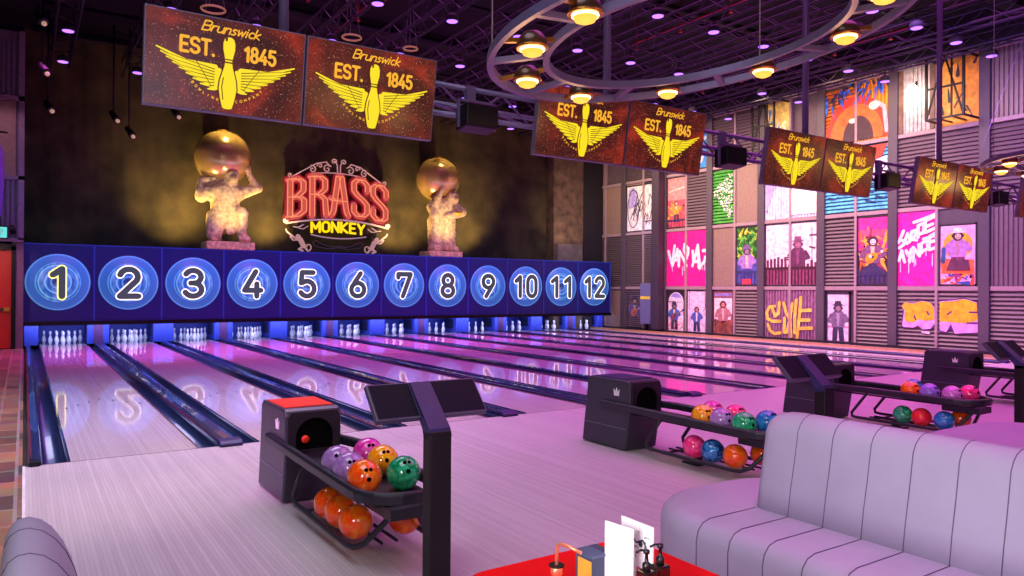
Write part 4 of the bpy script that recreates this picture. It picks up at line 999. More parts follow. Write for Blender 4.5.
for k in range(4):
    x = 3.72+3.49*k+(0 if k < 1 else .15)
    t = thing('projector_box', (x, -1.95, 3.2), 'black boxy projector clamped on the truss between the %s and %s screen pairs' % (ordn[k], ordn[k+1]), 'projector', 'projectors on the screen truss')
    bev(MB().prism([(-2.12, 3.2), (-1.9, 3.17), (-1.9, 3.4), (-2.12, 3.43)], 'yz', x-.18, x+.18).build('case', K['black_metal'], t), .02)
    MB().beam((x-.2, -2.0, 3.2), (x-.2, -2.0, 3.47), .025).beam((x-.2, -2.0, 3.46), (x+.2, -2.0, 3.46), .025).beam((x+.2, -2.0, 3.2), (x+.2, -2.0, 3.47), .025).build('yoke', K['ring_metal'], t)
    MB().box((x-.05, -1.9, 3.4), (x+.05, -1.84, 3.64)).build('clamp', K['ring_metal'], t)

# ================================================================== RING CHANDELIERS
def chandelier(cx, cy, z0, ta, tb, angs, label):
    t = thing('ring_chandelier', (cx, cy, z0), label, 'chandelier')
    H = lambda x, y: z0+ta*(x-cx)+tb*(y-cy)
    for nm, R in (('outer_ring', 1.485), ('inner_ring', 1.075)):
        mb = MB(); n = 72; vs = []
        for i in range(n):
            an = 2*pi*i/n
            for r_, dz in ((R-.022, -.03), (R+.022, -.03), (R+.022, .03), (R-.022, .03)):
                x, y = cx+r_*cos(an), cy+r_*sin(an); vs.append((x, y, H(x, y)+dz))
        mb.add(vs, [(4*i+q, 4*i+(q+1) % 4, 4*((i+1) % n)+(q+1) % 4, 4*((i+1) % n)+q) for i in range(n) for q in range(4)], False)
        mb.build(nm, K['ring_metal'], t)
    for i, an in enumerate(angs):
        a2 = radians(an+18); p = [(cx+r_*cos(a2), cy+r_*sin(a2)) for r_ in (1.06, 1.5)]
        MB().beam((*p[0], H(*p[0])), (*p[1], H(*p[1])), .05, .04).build('spoke', K['ring_metal'], t)
        a1 = radians(an); x, y = cx+1.25*cos(a1), cy+1.25*sin(a1); z = H(x, y)-.04
        L = MB().lathe([(.02, .1), (.06, .09), (.1, .045), (.105, -.01), (.1, -.018), (.09, .035), (.015, .08)], (x, y, z), 20).build('lamp_shade', K['lamp_glass_dark'], t)
        MB().lathe([(.086, .0), (.083, -.024), (.062, -.058), (.028, -.072), (.004, -.075)], (x, y, z), 20).build('lamp_bowl', K['bulb_warm'], L)
        MB().lathe([(.107, -.022), (.114, -.013), (.107, -.004), (.1, -.014)], (x, y, z), 24).build('lamp_rim', K['brass'], L)
        MB().lathe([(.0875, -.002), (.087, -.012), (.084, -.028), (.08, -.034)], (x, y, z), 20).build('light_band', K['bulb_core'], L)
        b1, b2 = (cx+1.06*cos(a1), cy+1.06*sin(a1)), (cx+1.5*cos(a1), cy+1.5*sin(a1))
        MB().beam((*b1, H(*b1)), (*b2, H(*b2)), .03, .03).build('cross_bar', K['brass'], t)
        LD = bpy.data.lights.new('ring_lamp_light', 'POINT'); LD.energy = 3.5; LD.color = (1, .55, .2); LD.shadow_soft_size = .12
        lo = bpy.data.objects.new('ring_lamp_light', LD); COL.objects.link(lo); lo.location = (x, y, z-.22)
    mb = MB()
    for an in (20, 140, 260):
        a1 = radians(an); x, y = cx+1.485*cos(a1), cy+1.485*sin(a1); mb.tube([(x, y, H(x, y)), (x, y, 9.2)], .006, 5)
    mb.build('suspension_cable', K['cable'], t)
    return t
chandelier(4.161, -4.355, 3.5, .105, -.084, [165, 131, 92, 53, 15, -22, -60, -97, -132, -168], 'large double-ring chandelier with warm lamps at the top centre')
chandelier(13.05, -3.95, 3.6, .0, .0, [175, 139, 103, 67, 31, -5, -41, -77, -113, -149], 'double-ring chandelier with warm lamps at the right edge of the picture')

# ================================================================== CEILING RIG
LZ = 7.58
colnames = ['lane %d' % (i+1) for i in range(12)]
dl0 = None; rows_y = [14.6, 11.8, 9.0, 6.23, 3.45, .7, -2.05, -4.8]
rown = ['the row nearest the pins', 'the second row from the pins', 'the third row from the pins', 'the fourth row from the pins', 'the fifth row from the pins', 'the sixth row from the pins', 'the seventh row from the pins', 'the row nearest the seating']
for i in range(12):
    x = .90+1.762*i
    for j, y in enumerate(rows_y):
        if i < 2 and j > 4: continue
        if j == 7 and i < 4: continue
        lab = 'violet ceiling downlight above lane %d, in %s' % (i+1, rown[j])
        if dl0 is None:
            dl0 = thing('downlight', (0, 0, 0), lab, 'downlight', 'violet downlights in rows under the ceiling')
            MB().lathe([(.14, 0), (.15, .1), (.08, .16), (.02, .17)], (0, 0, 0), 16).build('housing', K['wall_dark'], dl0)
            MB().lathe([(.125, 0), (.115, -.012), (.002, -.018)], (0, 0, 0), 16).build('lens', K['downlight'], dl0)
            MB().beam((0, 0, .16), (0, 0, .3), .03).build('hanger', K['dark_steel'], dl0); dl0.location = (x, y, LZ)
        else: dup(dl0, (x, y, LZ), lab)
    t = thing('lighting_truss', (x, 5, LZ+.28), 'dark box truss under the ceiling running above lane %d' % (i+1), 'truss', 'trusses running along the lanes')
    mb = MB(); z0, z1 = LZ+.3, LZ+.72; mb2 = MB(); ys, ye = -7.0, 16.4
    for dx, z in ((-.22, z0), (.22, z0), (-.22, z1), (.22, z1)): MB().tube([(x+dx, ys, z), (x+dx, ye, z)], .03, 6).build('chord', K['rig_metal'], t)
    y = ys; f = 1; zz = []
    while y < ye-.5:
        zz.append((y, f)); y += .55; f = -f
    for g in (lambda y, f: (x-.22*f, y, z0), lambda y, f: (x-.22, y, z0 if f > 0 else z1), lambda y, f: (x+.22, y, z0 if f > 0 else z1)):
        MB().tube([g(*q) for q in zz], .016, 5).build('zigzag_web', K['rig_metal'], t)
for j, y in enumerate([15.5, 13.2, 10.4, 7.6, 4.9, 2.1, -.6, -3.4]):
    tag(MB().tube([(.2, y, 8.62), (21.3, y, 8.62)], .05 if j % 2 else .09, 8).build('ceiling_pipe', K['dark_steel']), 'dark pipe crossing under the ceiling, number %s from the pins' % ['one', 'two', 'three', 'four', 'five', 'six', 'seven', 'eight'][j], 'pipe', 'pipes crossing the ceiling')
    if j % 2 == 0:
        tag(MB().box((.5, y+.9, 8.85), (21.2, y+1.3, 9.195)).build('cable_tray', K['wall_dark']), 'black cable tray crossing the ceiling beside the %s pipe from the pins' % ['first', 0, 'third', 0, 'fifth', 0, 'seventh', 0][j], 'cable tray', 'cable trays')
red_pipe = mat('sprinkler_red', 'c02818', .4)
for j, (x, y0, y1) in enumerate([(9.0, -4, 2.5), (5.6, 4, 9), (6.9, 7, 12), (14.0, 1.5, 7), (18.9, 2, 10)]):
    t = thing('sprinkler_pipe', (x, y0, 8.4), 'thin red sprinkler pipe under the ceiling above lane %d' % (int((x-A0)/P)+1), 'pipe', 'red sprinkler pipes')
    MB().tube([(x, y0, 8.4), (x, y1, 8.4)], .035, 8).build('pipe_run', red_pipe, t)
    mb = MB(); y = y0+.5
    while y < y1: mb.tube([(x, y, 9.195), (x, y, 8.25)], .02, 6); mb.lathe([(.05, 0), (.05, .015)], (x, y, 8.23), 8); y += 1.6
    mb.build('sprinkler_heads', red_pipe, t)
for (x, y, r, lab) in ((3.41, 8.5, .24, 'leftmost of the three thin ring pendants, above the first screen pair'), (6.5, 8.5, .22, 'middle one of the three thin ring pendants, over lane 4'), (8.0, 8.45, .17, 'rightmost and smallest of the three thin ring pendants')):
    t = thing('ring_pendant', (x, y, 7.55), lab, 'pendant lamp', 'thin ring pendants')
    MB().tube([(x+r*cos(2*pi*k/32), y+r*sin(2*pi*k/32), 7.58) for k in range(32)], .022, 6, closed=True).build('ring', mat('ring_glow', '907050', .4, emit=.35, emh='c08050', noise=0), t)
    mb = MB()
    for k in range(3): mb.tube([(x+r*cos(2.09*k), y+r*sin(2.09*k), 7.58), (x, y, 9.18)], .006, 4)
    mb.build('cable', K['cable'], t)
# stage spotlights at top left and white diagonal cable right
for i, (x, y, z) in enumerate([(.35, 12.5, 8.0), (.45, 14.0, 7.2), (.6, 15.6, 6.6), (2.2, 15.9, 6.6), (2.6, 15.9, 6.2), (3.8, 15.8, 6.9)]):
    t = thing('stage_spotlight', (x, y, z), 'black stage spotlight at upper left, %s counted from the left' % ['first', 'second', 'third', 'fourth', 'fifth', 'sixth'][i], 'spotlight', 'stage spotlights')
    MB().tube([(x-.05, y+.1, z+.1), (x+.05, y-.1, z-.1), (x+.08, y-.16, z-.16)], .09, 12, rs=[.07, .1, .11]).build('lamp_body', K['dark_steel'], t)
    MB().tube([(x, y, z+.05), (x, y, z+.35)], .02, 6).tube([(x, y, z+.3), (x, y, 9.18)], .025, 6).build('yoke', K['dark_steel'], t)
    MB().ball((x+.09, y-.19, z-.19), .06, 10, 6).build('lens', mat('spot_lens', 'c8b8a0', .2, emit=.6, emh='c8a080', noise=0), t)
tag(MB().tube([(18.2, 0, 4.89), (19.757, 0.0, 7.067), (21.27, 0, 9.19)], .008, 6).build('guy_cable', K['cable']), 'thin white diagonal cable at upper right before the wall', 'cable')

# ================================================================== BALL RETURNS
def ball_return(dx, label, redlit_top):
    X = lambda x: x+dx
    t = thing('ball_return', (X(2.03), -2.6, 0), label, 'ball return', 'ball returns on the approach')
    xa, xb = X(1.745), X(2.185)
    prof = [(-1.76, .01), (-2.46, .01), (-2.53, .44), (-2.53, .68), (-2.51, .715), (-2.47, .73), (-1.9, .73), (-1.85, .70), (-1.845, .6)]
    o = MB().prism(prof, 'yz', xa, xb).build('hood', K['hood_grey'], t); bev(o, .018, 3)
    MB().box((xa+.03, -2.42, .728), (xb-.03, -1.95, .737)).build('hood_top', K['hood_red_top'] if redlit_top else K['console_arm'], t)  # red light on the nearest hood top is put into its colour
    # front face plate with arched mouth
    mb = MB(); n = 20; cx = (xa+xb)/2; cz = .52; out = [(xa+.015, .36), (xb-.015, .36), (xb-.015, .69), (xb-.04, .715), (xa+.04, .715), (xa+.015, .69)]
    yy = -2.532
    # ring between arch opening and plate
    inner = [(cx+.145*cos(radians(a_)), cz+.14*sin(radians(a_))) for a_ in range(0, 181, 12)]+[(cx-.145, .42), (cx+.145, .42)]
    def outer_pt(p):
        dx_, dz_ = p[0]-cx, p[1]-cz; s_ = min((.2/abs(dx_)) if abs(dx_) > 1e-6 else 9, ((.19 if dz_ > 0 else .17)/abs(dz_)) if abs(dz_) > 1e-6 else 9); return (cx+dx_*s_, cz+dz_*s_)
    m_ = len(inner); vs = [(p[0], yy-.02, p[1]) for p in inner]+[(outer_pt(p)[0], yy-.02, outer_pt(p)[1]) for p in inner]+[(p[0], yy+.003, p[1]) for p in inner]
    vs += [(outer_pt(p)[0], yy+.003, outer_pt(p)[1]) for p in inner]
    fs = []
    for i in range(m_): j = (i+1) % m_; fs += [(i, j, m_+j, m_+i), (i, j, 2*m_+j, 2*m_+i), (m_+i, m_+j, 3*m_+j, 3*m_+i)]
    mb.add(vs, fs, False).build('front_plate', K['hood_dark'], t)
    MB().add([(p[0], yy-.0035, p[1]) for p in inner], [tuple(range(m_))]).build('mouth', K['hole_black'], t)  # flat black sheet stands in for the shade inside the opening
    if redlit_top: MB().lathe([(.012, -.02), (.03, -.015), (.03, 0), (.012, .005)], (cx-.07, yy-.004, .5), 14, 'y').build('accelerator_wheel', K['hood_red_top'], t)
    MB().box((xa-.004, -2.47, .225), (xa+.002, -1.8, .232)).build('side_seam', mat('seam_light', '6a7484', .4), t)
    mb = MB(); z = .56; y0 = -2.33
    mb.prism([(y0-.035, z), (y0+.035, z), (y0+.045, z+.07), (y0+.02, z+.035), (y0, z+.085), (y0-.02, z+.035), (y0-.045, z+.07)], 'yz', xa-.006, xa+.001); mb.build('crown_logo', K['white_print'], t)
    # rail loop
    rl = [(X(1.735), -2.1, .46), (X(1.735), -3.9, .44)]+[(X(2.0)+.265*cos(radians(a_)), -3.95+.27*sin(radians(a_)), .44) for a_ in range(190, 351, 16)]+[(X(2.265), -3.9, .44), (X(2.265), -2.7, .455), (X(2.19), -2.45, .46)]
    mb = MB(); pr = []
    P3 = [Vector(p) for p in rl]; N = len(P3); vs = []
    for i in range(N):
        d_ = (P3[min(i+1, N-1)]-P3[max(i-1, 0)]); d_.z = 0; d_.normalize(); s_ = Vector((d_.y, -d_.x, 0))
        for q, h in ((-.026, -.035), (.026, -.035), (.03, .02), (.016, .036), (-.016, .036), (-.03, .02)): vs.append(P3[i]+s_*q+Vector((0, 0, h)))
    mb.add(vs, [(6*i+q, 6*i+(q+1) % 6, 6*i+6+(q+1) % 6, 6*i+6+q) for i in range(N-1) for q in range(6)]+[tuple(range(6)), tuple(range(6*N-1, 6*N-7, -1))], False)
    bev(mb.build('rail', K['rail_black'], t), .006)
    bev(MB().box((X(1.79), -4.12, .375), (X(2.21), -2.5, .395)).build('rack_tray', K['hood_dark'], t), .01)
    MB().box((X(1.86), -4.2, .31), (X(2.14), -3.8, .375)).build('end_housing', K['rail_black'], t)
    # lower cradle: two tube loops
    for s, x in ((-1, 1.735), (1, 2.245)):
        xo = X(x)
        MB().tube([(xo, -2.98, .41), (xo, -2.88, .28), (xo, -2.78, .15), (xo, -2.79, .108), (xo, -2.85, .1), (xo, -3.84, .1), (xo-s*.01, -3.92, .105), (xo-s*.05, -3.99, .14), (xo-s*.16, -4.1, .3), (xo-s*.19, -4.12, .34)], .018, 8).build('cradle_tube', K['rail_black'], t)
    for x in (1.93, 2.03): MB().tube([(X(x), -2.9, .095), (X(x), -3.92, .095)], .01, 6).build('cradle_tube', K['rail_black'], t)
    MB().tube([(X(1.735), -3.0, .088), (X(2.245), -3.0, .088)], .012, 6).build('cross_tube', K['rail_black'], t)
    MB().box((X(1.9), -3.22, .085), (X(2.06), -3.18, .1)).build('foot_bracket', K['rail_black'], t)
    MB().box((X(1.9), -3.3, .0), (X(2.1), -3.1, .02)).box((X(1.97), -3.24, .02), (X(2.03), -3.16, .09)).build('foot', K['rail_black'], t)
    return t
names = ['nearest ball return, red-topped hood, in front of lane 2', 'second nearest ball return, in front of the purple sofa end', 'third nearest ball return, behind the long sofa back', 'farthest ball return with white crown logo, near the right edge']
for k in range(4): ball_return(3.49*k, names[k], k == 0)

bt = None
def bowl(x, y, z, colr, label, grp, rot):
    t = thing('bowling_ball', (x, y, z-.108), label, 'bowling ball', grp)
    MB().ball((x, y, z), .1075, 36, 22).build('shell', BALLM[colr], t)
    d = Vector(rot).normalized(); s = d.cross(Vector((0, 0, 1))).normalized(); u = s.cross(d)
    for p, q in ((-.13, .16), (.14, .16), (.02, -.42)):
        v = (d+s*p+u*q).normalized(); c = Vector((x, y, z))+v*.1072
        e1 = v.cross(Vector((0, 0, 1))).normalized(); e2 = e1.cross(v)
        r_ = .0125 if q > 0 else .0145
        MB().add([c+v*.0012+e1*r_*cos(2*pi*k/12)+e2*r_*sin(2*pi*k/12) for k in range(12)]+[c-v*.004+e1*r_*cos(2*pi*k/12) + e2*r_*sin(2*pi*k/12) for k in range(12)],
                 [tuple(range(12))]+[(k, (k+1) % 12, 12+(k+1) % 12, 12+k) for k in range(12)]).build('finger_hole', K['hole_black'], t)  # black discs stand in for the shade inside the holes
TL = [(1.85, -3.36), (1.85, -3.58), (1.85, -3.83)]; TR = [(2.125, -3.22), (2.115, -3.5), (2.095, -3.87)]
LL = [(1.83, -3.27), (1.83, -3.49), (1.83, -3.745)]; LR = [(2.13, -3.82)]
sets = [
 ('nearest ball return', ['purple', 'purple', 'orange'], ['pink', 'amber', 'green'], ['orange', 'orange', 'orange'], ['orange']),
 ('second nearest ball return', ['amber', 'purple', 'green'], ['pink', 'hot pink', 'blue'], ['hot pink', 'dark blue', 'orange'], ['orange']),
 ('third nearest ball return', ['orange', 'violet', 'light purple'], ['blue', 'red', 'hot pink'], ['green', 'red', 'blue'], ['orange'])]
pos_w = {0: ['rear', 'middle', 'front']}
for k, (wn, tl, tr, ll, lr) in enumerate(sets):
    for j, c in enumerate(tl): bowl(TL[j][0]+3.49*k, TL[j][1]-.045*k, .495, c, '%s bowling ball, %s of left row, upper rack, %s' % (c, pos_w[0][j], wn), 'balls on the upper rack of the '+wn, (-.25+.08*j, -.9, .45))
    for j, c in enumerate(tr):
        if k == 2 and j == 1: continue
        bowl(TR[j][0]+3.49*k, TR[j][1]-.06*k, .495, c, '%s bowling ball, %s of right row, upper rack, %s' % (c, pos_w[0][j], wn), 'balls on the upper rack of the '+wn, (-.1, -.8, .5+.1*j))
    for j, c in enumerate(ll): bowl(LL[j][0]+3.49*k, LL[j][1]-.05*k, .2, c, '%s bowling ball, %s of left row, lower rack, %s' % (c, pos_w[0][j], wn), 'balls on the lower rack of the '+wn, (.5, .6, .5))
    for j, c in enumerate(lr): bowl(LR[j][0]+3.49*k, LR[j][1]-.03*k, .2, c, '%s bowling ball alone in the right row of the lower rack, %s' % (c, wn), 'balls on the lower rack of the '+wn, (.5, .6, .5))

# ================================================================== SCORING CONSOLES
def console(dx, label):
    X = lambda x: x+dx; c = X(1.965)
    t = thing('scoring_console', (c, -4.56, 0), label, 'scoring console', 'scoring consoles behind the ball returns')
    bev(MB().box((c-.063, -4.62, .02), (c+.063, -4.52, .89)).build('post', mat('post_dark', '1c1218', .45, .3), t), .008)
    bev(MB().box((c-.15, -4.7, .0), (c+.15, -4.42, .02)).build('base_plate', K['black_metal'], t), .005)
    d = Vector((0, .19, .22)).normalized(); nrm = Vector((0, -d.z, d.y))
    a_ = Vector((c, -4.57, .88)); b_ = Vector((c, -4.34, 1.13))
    mb = MB(); vs = []
    for p, (f, g) in (((Vector((c, -4.62, .86))), (0, .09)), ((Vector((c, -4.60, .905))), (0, .085)), ((Vector((c, -4.355, 1.13))), (0, .03))):
        for s in (-.063, .063):
            vs.append(p+Vector((s, 0, 0))); 
        for s in (.063, -.063): vs.append(p+Vector((s, g, -.01)))
    mb.add(vs, [(0, 1, 5, 4), (1, 2, 6, 5), (2, 3, 7, 6), (3, 0, 4, 7), (4, 5, 9, 8), (5, 6, 10, 9), (6, 7, 11, 10), (7, 4, 8, 11), (8, 9, 10, 11), (3, 2, 1, 0)])
    mb.build('arm', K['console_arm'], t)
    for s, nm in ((-1, 'left'), (1, 'right')):
        x0, x1 = (X(1.645), c-.06) if s < 0 else (c+.06, X(2.325))
        lo, hi = Vector((0, -4.5, .955)), Vector((0, -4.335, 1.13))
        e = (hi-lo).normalized(); n_ = Vector((0, -e.z, e.y))*.0; th = Vector((0, e.z, -e.y))*.035
        vs = []
        for q in (Vector((0, 0, 0)), th):
            for x, p in ((x0, lo), (x1, lo), (x1, hi), (x0, hi)): vs.append(Vector((x, p.y, p.z))+q)
        B = bev(MB().add(vs, [(3, 2, 1, 0), (4, 5, 6, 7), (0, 1, 5, 4), (1, 2, 6, 5), (2, 3, 7, 6), (3, 0, 4, 7)]).build('tablet', mat('tablet_case', '48405c', .4), t), .004)
        of = Vector((0, -e.z, e.y))*.002
        MB().add([Vector((x, p.y, p.z))+of for x, p in ((x0+.012, lo+e*.012), (x1-.008, lo+e*.012), (x1-.008, hi-e*.01), (x0+.012, hi-e*.01))], [(0, 1, 2, 3)]).build('touch_screen', K['screen_black'], t)
    return t
console(0, 'nearest scoring console, tall dark post with two black touch screens')
console(3.49, 'second nearest scoring console, standing behind the sofa back')
console(6.98, 'third scoring console near the right edge of the picture')

# ================================================================== SOFAS
def channelled(mb, prof, path, nch, depth, groove=.012):
    pass
def sofa_seat(t, x0, x1, y0, y1, m):
    """seat: rounded far end at y1, channel seams as thin dark piping"""
    rc = (x1-x0)/2; cx = (x0+x1)/2; r0 = .5
    # footprint: from y0 straight to y1-r then rounded corners
    def foot(ins):
        pts = [(x0+ins, y0)]; a_ = x0+ins; b_ = x1-ins; rr = r0-ins; yy = y1-ins
        pts += [(a_+rr+rr*cos(radians(q)), yy-rr+rr*sin(radians(q))) for q in range(180, 89, -10)]
        pts += [(b_-rr+rr*cos(radians(q)), yy-rr+rr*sin(radians(q))) for q in range(90, -1, -10)]
        pts.append((b_, y0)); return pts
    lv = [(.03, .08), (0, .14), (0, .36), (.012, .41), (.045, .445), (.1, .46)]
    rings = [[(p[0], p[1], z) for p in foot(i)] for i, z in lv]; n = len(rings[0]); vs = [v for g in rings for v in g]
    fs = [(i*n+k, i*n+(k+1) % n, (i+1)*n+(k+1) % n, (i+1)*n+k) for i in range(len(lv)-1) for k in range(n)]
    fs.append(tuple((len(lv)-1)*n+k for k in range(n)))
    MB().add(vs, fs, True).build('seat', m, t)
    MB().add([(p[0], p[1], z) for z in (.0, .08) for p in foot(.06)], [(k, (k+1) % n, n+(k+1) % n, n+k) for k in range(n)]+[tuple(range(n))]).build('plinth_base', K['black_metal'], t)
def seam_seat(mb, xf, xb, y):
    mb.tube([(xf-.003, y, .1), (xf-.003, y, .36), (xf+.01, y, .412), (xf+.045, y, .448), (xf+.1, y, .4625), (xb, y, .461)], .0026, 5)
t = thing('channel_sofa', (3.7, -6.5, 0), 'long grey-lilac velvet sofa with vertical channel stitching, right of the red table', 'sofa')
sofa_seat(t, 3.0, 4.35, -8.6, -4.92, K['couch_velvet'])
for y in [-5.475-.205*i for i in range(15)]:
    mb = MB(); seam_seat(mb, 3.0, 3.47, y); mb.build('seat_seam', K['seam'], t)
# backrest: outline with rounded top-left corner, slight lean
yL = -5.46
def back_surface(x_off, lean, y0, y1, ztop, thick, m, name):
    sec = []   # cross-section (x,z) going up front, over the top, down the back, with round top
    r_ = thick/2
    sec += [(x_off, .44), (x_off+lean*.3, .6), (x_off+lean*.65, .74), (x_off+lean*.9, ztop-r_)]
    sec += [(x_off+lean*.9+r_-r_*cos(radians(q)), ztop-r_+r_*sin(radians(q))) for q in range(20, 161, 20)]
    sec += [(x_off+lean*.9+2*r_, ztop-r_), (x_off+lean*.8+2*r_, .7), (x_off+thick+.04, .44)]
    return sec
def build_back(t, x_off, y_end, y_near, ztop=1.02, lean=.1, thick=.24, m=None, seams=None, mirror=False):
    sec = back_surface(x_off, lean, 0, 0, ztop, thick, None, None); n = len(sec); vs = []; rows = []
    yy = [(y_end, .80), (y_end-.0, .93), (y_end-.012, .965), (y_end-.05, .99), (y_end-.11, 1.0)]
    cxm = sum(p[0] for p in sec)/n
    yl = [(y_end+.012, .86, .5), (y_end, .93, .86), (y_end-.03, .965, .97), (y_end-.08, .99, 1), (y_end-.16, 1.0, 1), (y_near, 1.0, 1)]
    for y, sz, sxx in yl:
        rows.append([(cxm+(p[0]-cxm)*sxx, y, .44+(p[1]-.44)*sz) for p in sec])
    vs = [v for r_ in rows for v in r_]; fs = [(i*n+k, i*n+(k+1) % n, (i+1)*n+(k+1) % n, (i+1)*n+k) for i in range(len(rows)-1) for k in range(n)]
    fs += [tuple(range(n)), tuple((len(rows)-1)*n+k for k in range(n-1, -1, -1))]
    MB().add(vs, fs, True).build('backrest', m, t)
    for y in seams: MB().tube([(p[0], y, p[1]) for i, p in enumerate(sec[:10])], .0026, 5).build('backrest_seam', K['seam'], t)
build_back(t, 3.47, yL, -8.6, .985, .09, .25, K['couch_velvet'], [yL-.205*i-.215 for i in range(14)])

t = thing('channel_sofa', (.1, -5.9, 0), 'small grey channel-stitched sofa back at the bottom left corner', 'sofa')
# low tub back seen from behind/side: tall rounded back running along y at x~0.1
def tub(t, xa, xb, y_end, y_near, zt):
    cx = (xa+xb)/2
    sec = [(xa, .05), (xa-.004, .5), (xa, zt-.1), (xa+.008, zt-.05), (xa+.022, zt-.018), (xa+.045, zt-.002), (xa+.075, zt), (xa+.11, zt-.014), (xa+.145, zt-.045), (xa+.175, zt-.09), (xa+.2, zt-.15), (xa+.235, zt-.28), (xa+.27, .45), (xa+.28, .05)]
    n = len(sec); rows = []
    for y, s_ in ((y_end+.02, .8), (y_end, .93), (y_end-.05, .985), (y_end-.12, 1), (y_near, 1)): rows.append([(cx+(p[0]-cx)*s_, y, .05+(p[1]-.05)*(.9+.1*s_ if s_ < .99 else 1)) for p in sec])
    vs = [v for g in rows for v in g]; fs = [(i*n+k, i*n+(k+1) % n, (i+1)*n+(k+1) % n, (i+1)*n+k) for i in range(len(rows)-1) for k in range(n)]+[tuple(range(n)), tuple((len(rows)-1)*n+k for k in range(n-1, -1, -1))]
    MB().add(vs, fs, True).build('backrest', K['couch_velvet'], t)
    for q in range(5): MB().tube([(p[0], y_end-.17-.27*q, p[1]) for p in sec[3:-1]], .0025, 5).build('backrest_seam', K['seam'], t)
    MB().box((xa+.03, y_near, 0), (xb+.05, y_end-.05, .06)).build('plinth_base', K['black_metal'], t)
tub(t, .035, .235, -5.1, -7.2, .87)

t = thing('channel_sofa', (7.0, -6.2, 0), 'low lilac sofa back at the right edge, behind the long channel sofa', 'sofa')
sofa_seat(t, 6.2, 7.9, -8.6, -4.75, K['couch_velvet'])

# ================================================================== TABLE AND ITEMS
t = thing('cafe_table', (1.6, -6.9, 0), 'glossy red cafe table top at the bottom centre', 'table')
cr = .09; x0, x1, y0, y1 = 1.24, 1.945, -7.6, -6.1
pts = [(x0, y0), (x1, y0)]+[(x1-.02+.02*cos(radians(q)), y1-.02+.02*sin(radians(q))) for q in (0, 45, 90)]+[(x0+cr-cr*sin(radians(q)), y1-cr+cr*cos(radians(q))) for q in range(0, 91, 15)]
bev(MB().prism(pts, 'xy', .715, .75).build('table_top', K['red_top'], t), .004)
MB().tube([(1.6, -6.9, .03), (1.6, -6.9, .715)], .04, 14).build('leg', K['black_metal'], t)
MB().lathe([(.26, 0), (.25, .02), (.05, .035)], (1.6, -6.9, 0), 28).build('foot_plate', K['black_metal'], t)
Z = .7505
def menu(x0, y0, x1, y1, zt, label, ink):
    t = thing('menu_card', ((x0+x1)/2, (y0+y1)/2, Z), label, 'menu', 'white menus standing on the red table')
    d = Vector((x1-x0, y1-y0, 0)).normalized(); n = Vector((-d.y, d.x, 0)) * .003
    a_, b_ = Vector((x0, y0, Z)), Vector((x1, y1, Z)); up = Vector((0, 0, zt-Z))
    MB().add([a_, b_, b_+up, a_+up, a_+n, b_+n, b_+up+n, a_+up+n], [(0, 1, 2, 3), (7, 6, 5, 4), (0, 4, 5, 1), (1, 5, 6, 2), (2, 6, 7, 3), (3, 7, 4, 0)]).build('card', K['menu_white'], t)
    mb = MB(); L = (b_-a_).length; fn = lambda u, v, l: tuple(a_+(b_-a_)*u+up*v-n.normalized()*(l+.001)); a = Art(mb, fn); k = L/(zt-Z); a.asp = k
    if ink:
        R = random.Random(1); a.m('ink')
        for q in range(26):
            u = R.uniform(.2, .9); v = R.uniform(.45, .9); a.rib([(u, v), (u+R.uniform(-.08, .08), v+R.uniform(-.04, .04))], .025, .0, .008, k=k)
        a.rib([(.3, .82), (.5, .72), (.7, .78), (.85, .66)], .04, .0, k=k); a.disc(.62, .72, .07, .0, 12, k)
        a.m('d070a0').rect(.5, .1, .85, .4, .0)
    else:
        a.m('dce2ea')
        a.rect(.06, .04, .94, .045, 0)
    mb.build('print', None, t)
menu(1.539, -6.452, 1.553, -6.56, .969, 'plain white folded menu standing upright on the red table, front one', False)
menu(1.613, -6.442, 1.612, -6.58, .969, 'white menu with black illustration standing behind the plain menu', True)
def pump(x, y, label, zt):
    t = thing('pump_bottle', (x, y, Z), label, 'bottle', 'dark sauce pump bottles on the red table')
    bev(MB().box((x-.022, y-.022, Z), (x+.022, y+.022, zt)).build('bottle', K['bottle_dark'], t), .006, 3)
    MB().box((x-.0225, y-.0228, Z+.02), (x+.0225, y-.022, Z+.08)).build('bottle_label', mat('label_brown', '8c5848', .6, noise=.4, scale=80), t)
    MB().lathe([(.012, 0), (.012, .02), (.006, .024), (.0045, .046), (.009, .048), (.009, .058), (.004, .06)], (x, y, zt), 14).build('collar', K['pump_black'], t)
    MB().tube([(x, y, zt+.055), (x-.012, y+.008, zt+.057), (x-.026, y+.016, zt+.05)], .0035, 8).build('nozzle', K['pump_black'], t)
pump(1.555, -6.612, 'dark glass sauce pump bottle on the red table, left one', .868)
pump(1.622, -6.598, 'dark glass sauce pump bottle on the red table, right one', .868)
t = thing('napkin_box', (1.51, -6.41, Z), 'yellow wooden napkin box with slate blue lid beside the menus', 'napkin holder')
bev(MB().box((1.492, -6.452, Z), (1.542, -6.372, .862)).build('case', K['slate_blue'], t), .003)
MB().box((1.4905, -6.448, Z+.004), (1.492, -6.385, .852)).build('wooden_front', K['yellow_wood'], t)
bev(MB().box((1.488, -6.456, .862), (1.546, -6.368, .87)).build('lid', mat('lid_blue', '4c5c7c', .5), t), .002)
t = thing('napkin_box', (1.585, -6.36, Z), 'small dark blue napkin box behind the yellow one', 'napkin holder')
bev(MB().box((1.565, -6.40, Z), (1.6, -6.34, .858)).build('case', K['slate_blue'], t), .003); MB().box((1.566, -6.402, Z+.01), (1.596, -6.4, .84)).build('wooden_front', K['yellow_wood'], t)
t = thing('copper_lamp', (1.42, -6.37, Z), 'bent copper pipe with ring collar standing on the red table', 'table lamp')
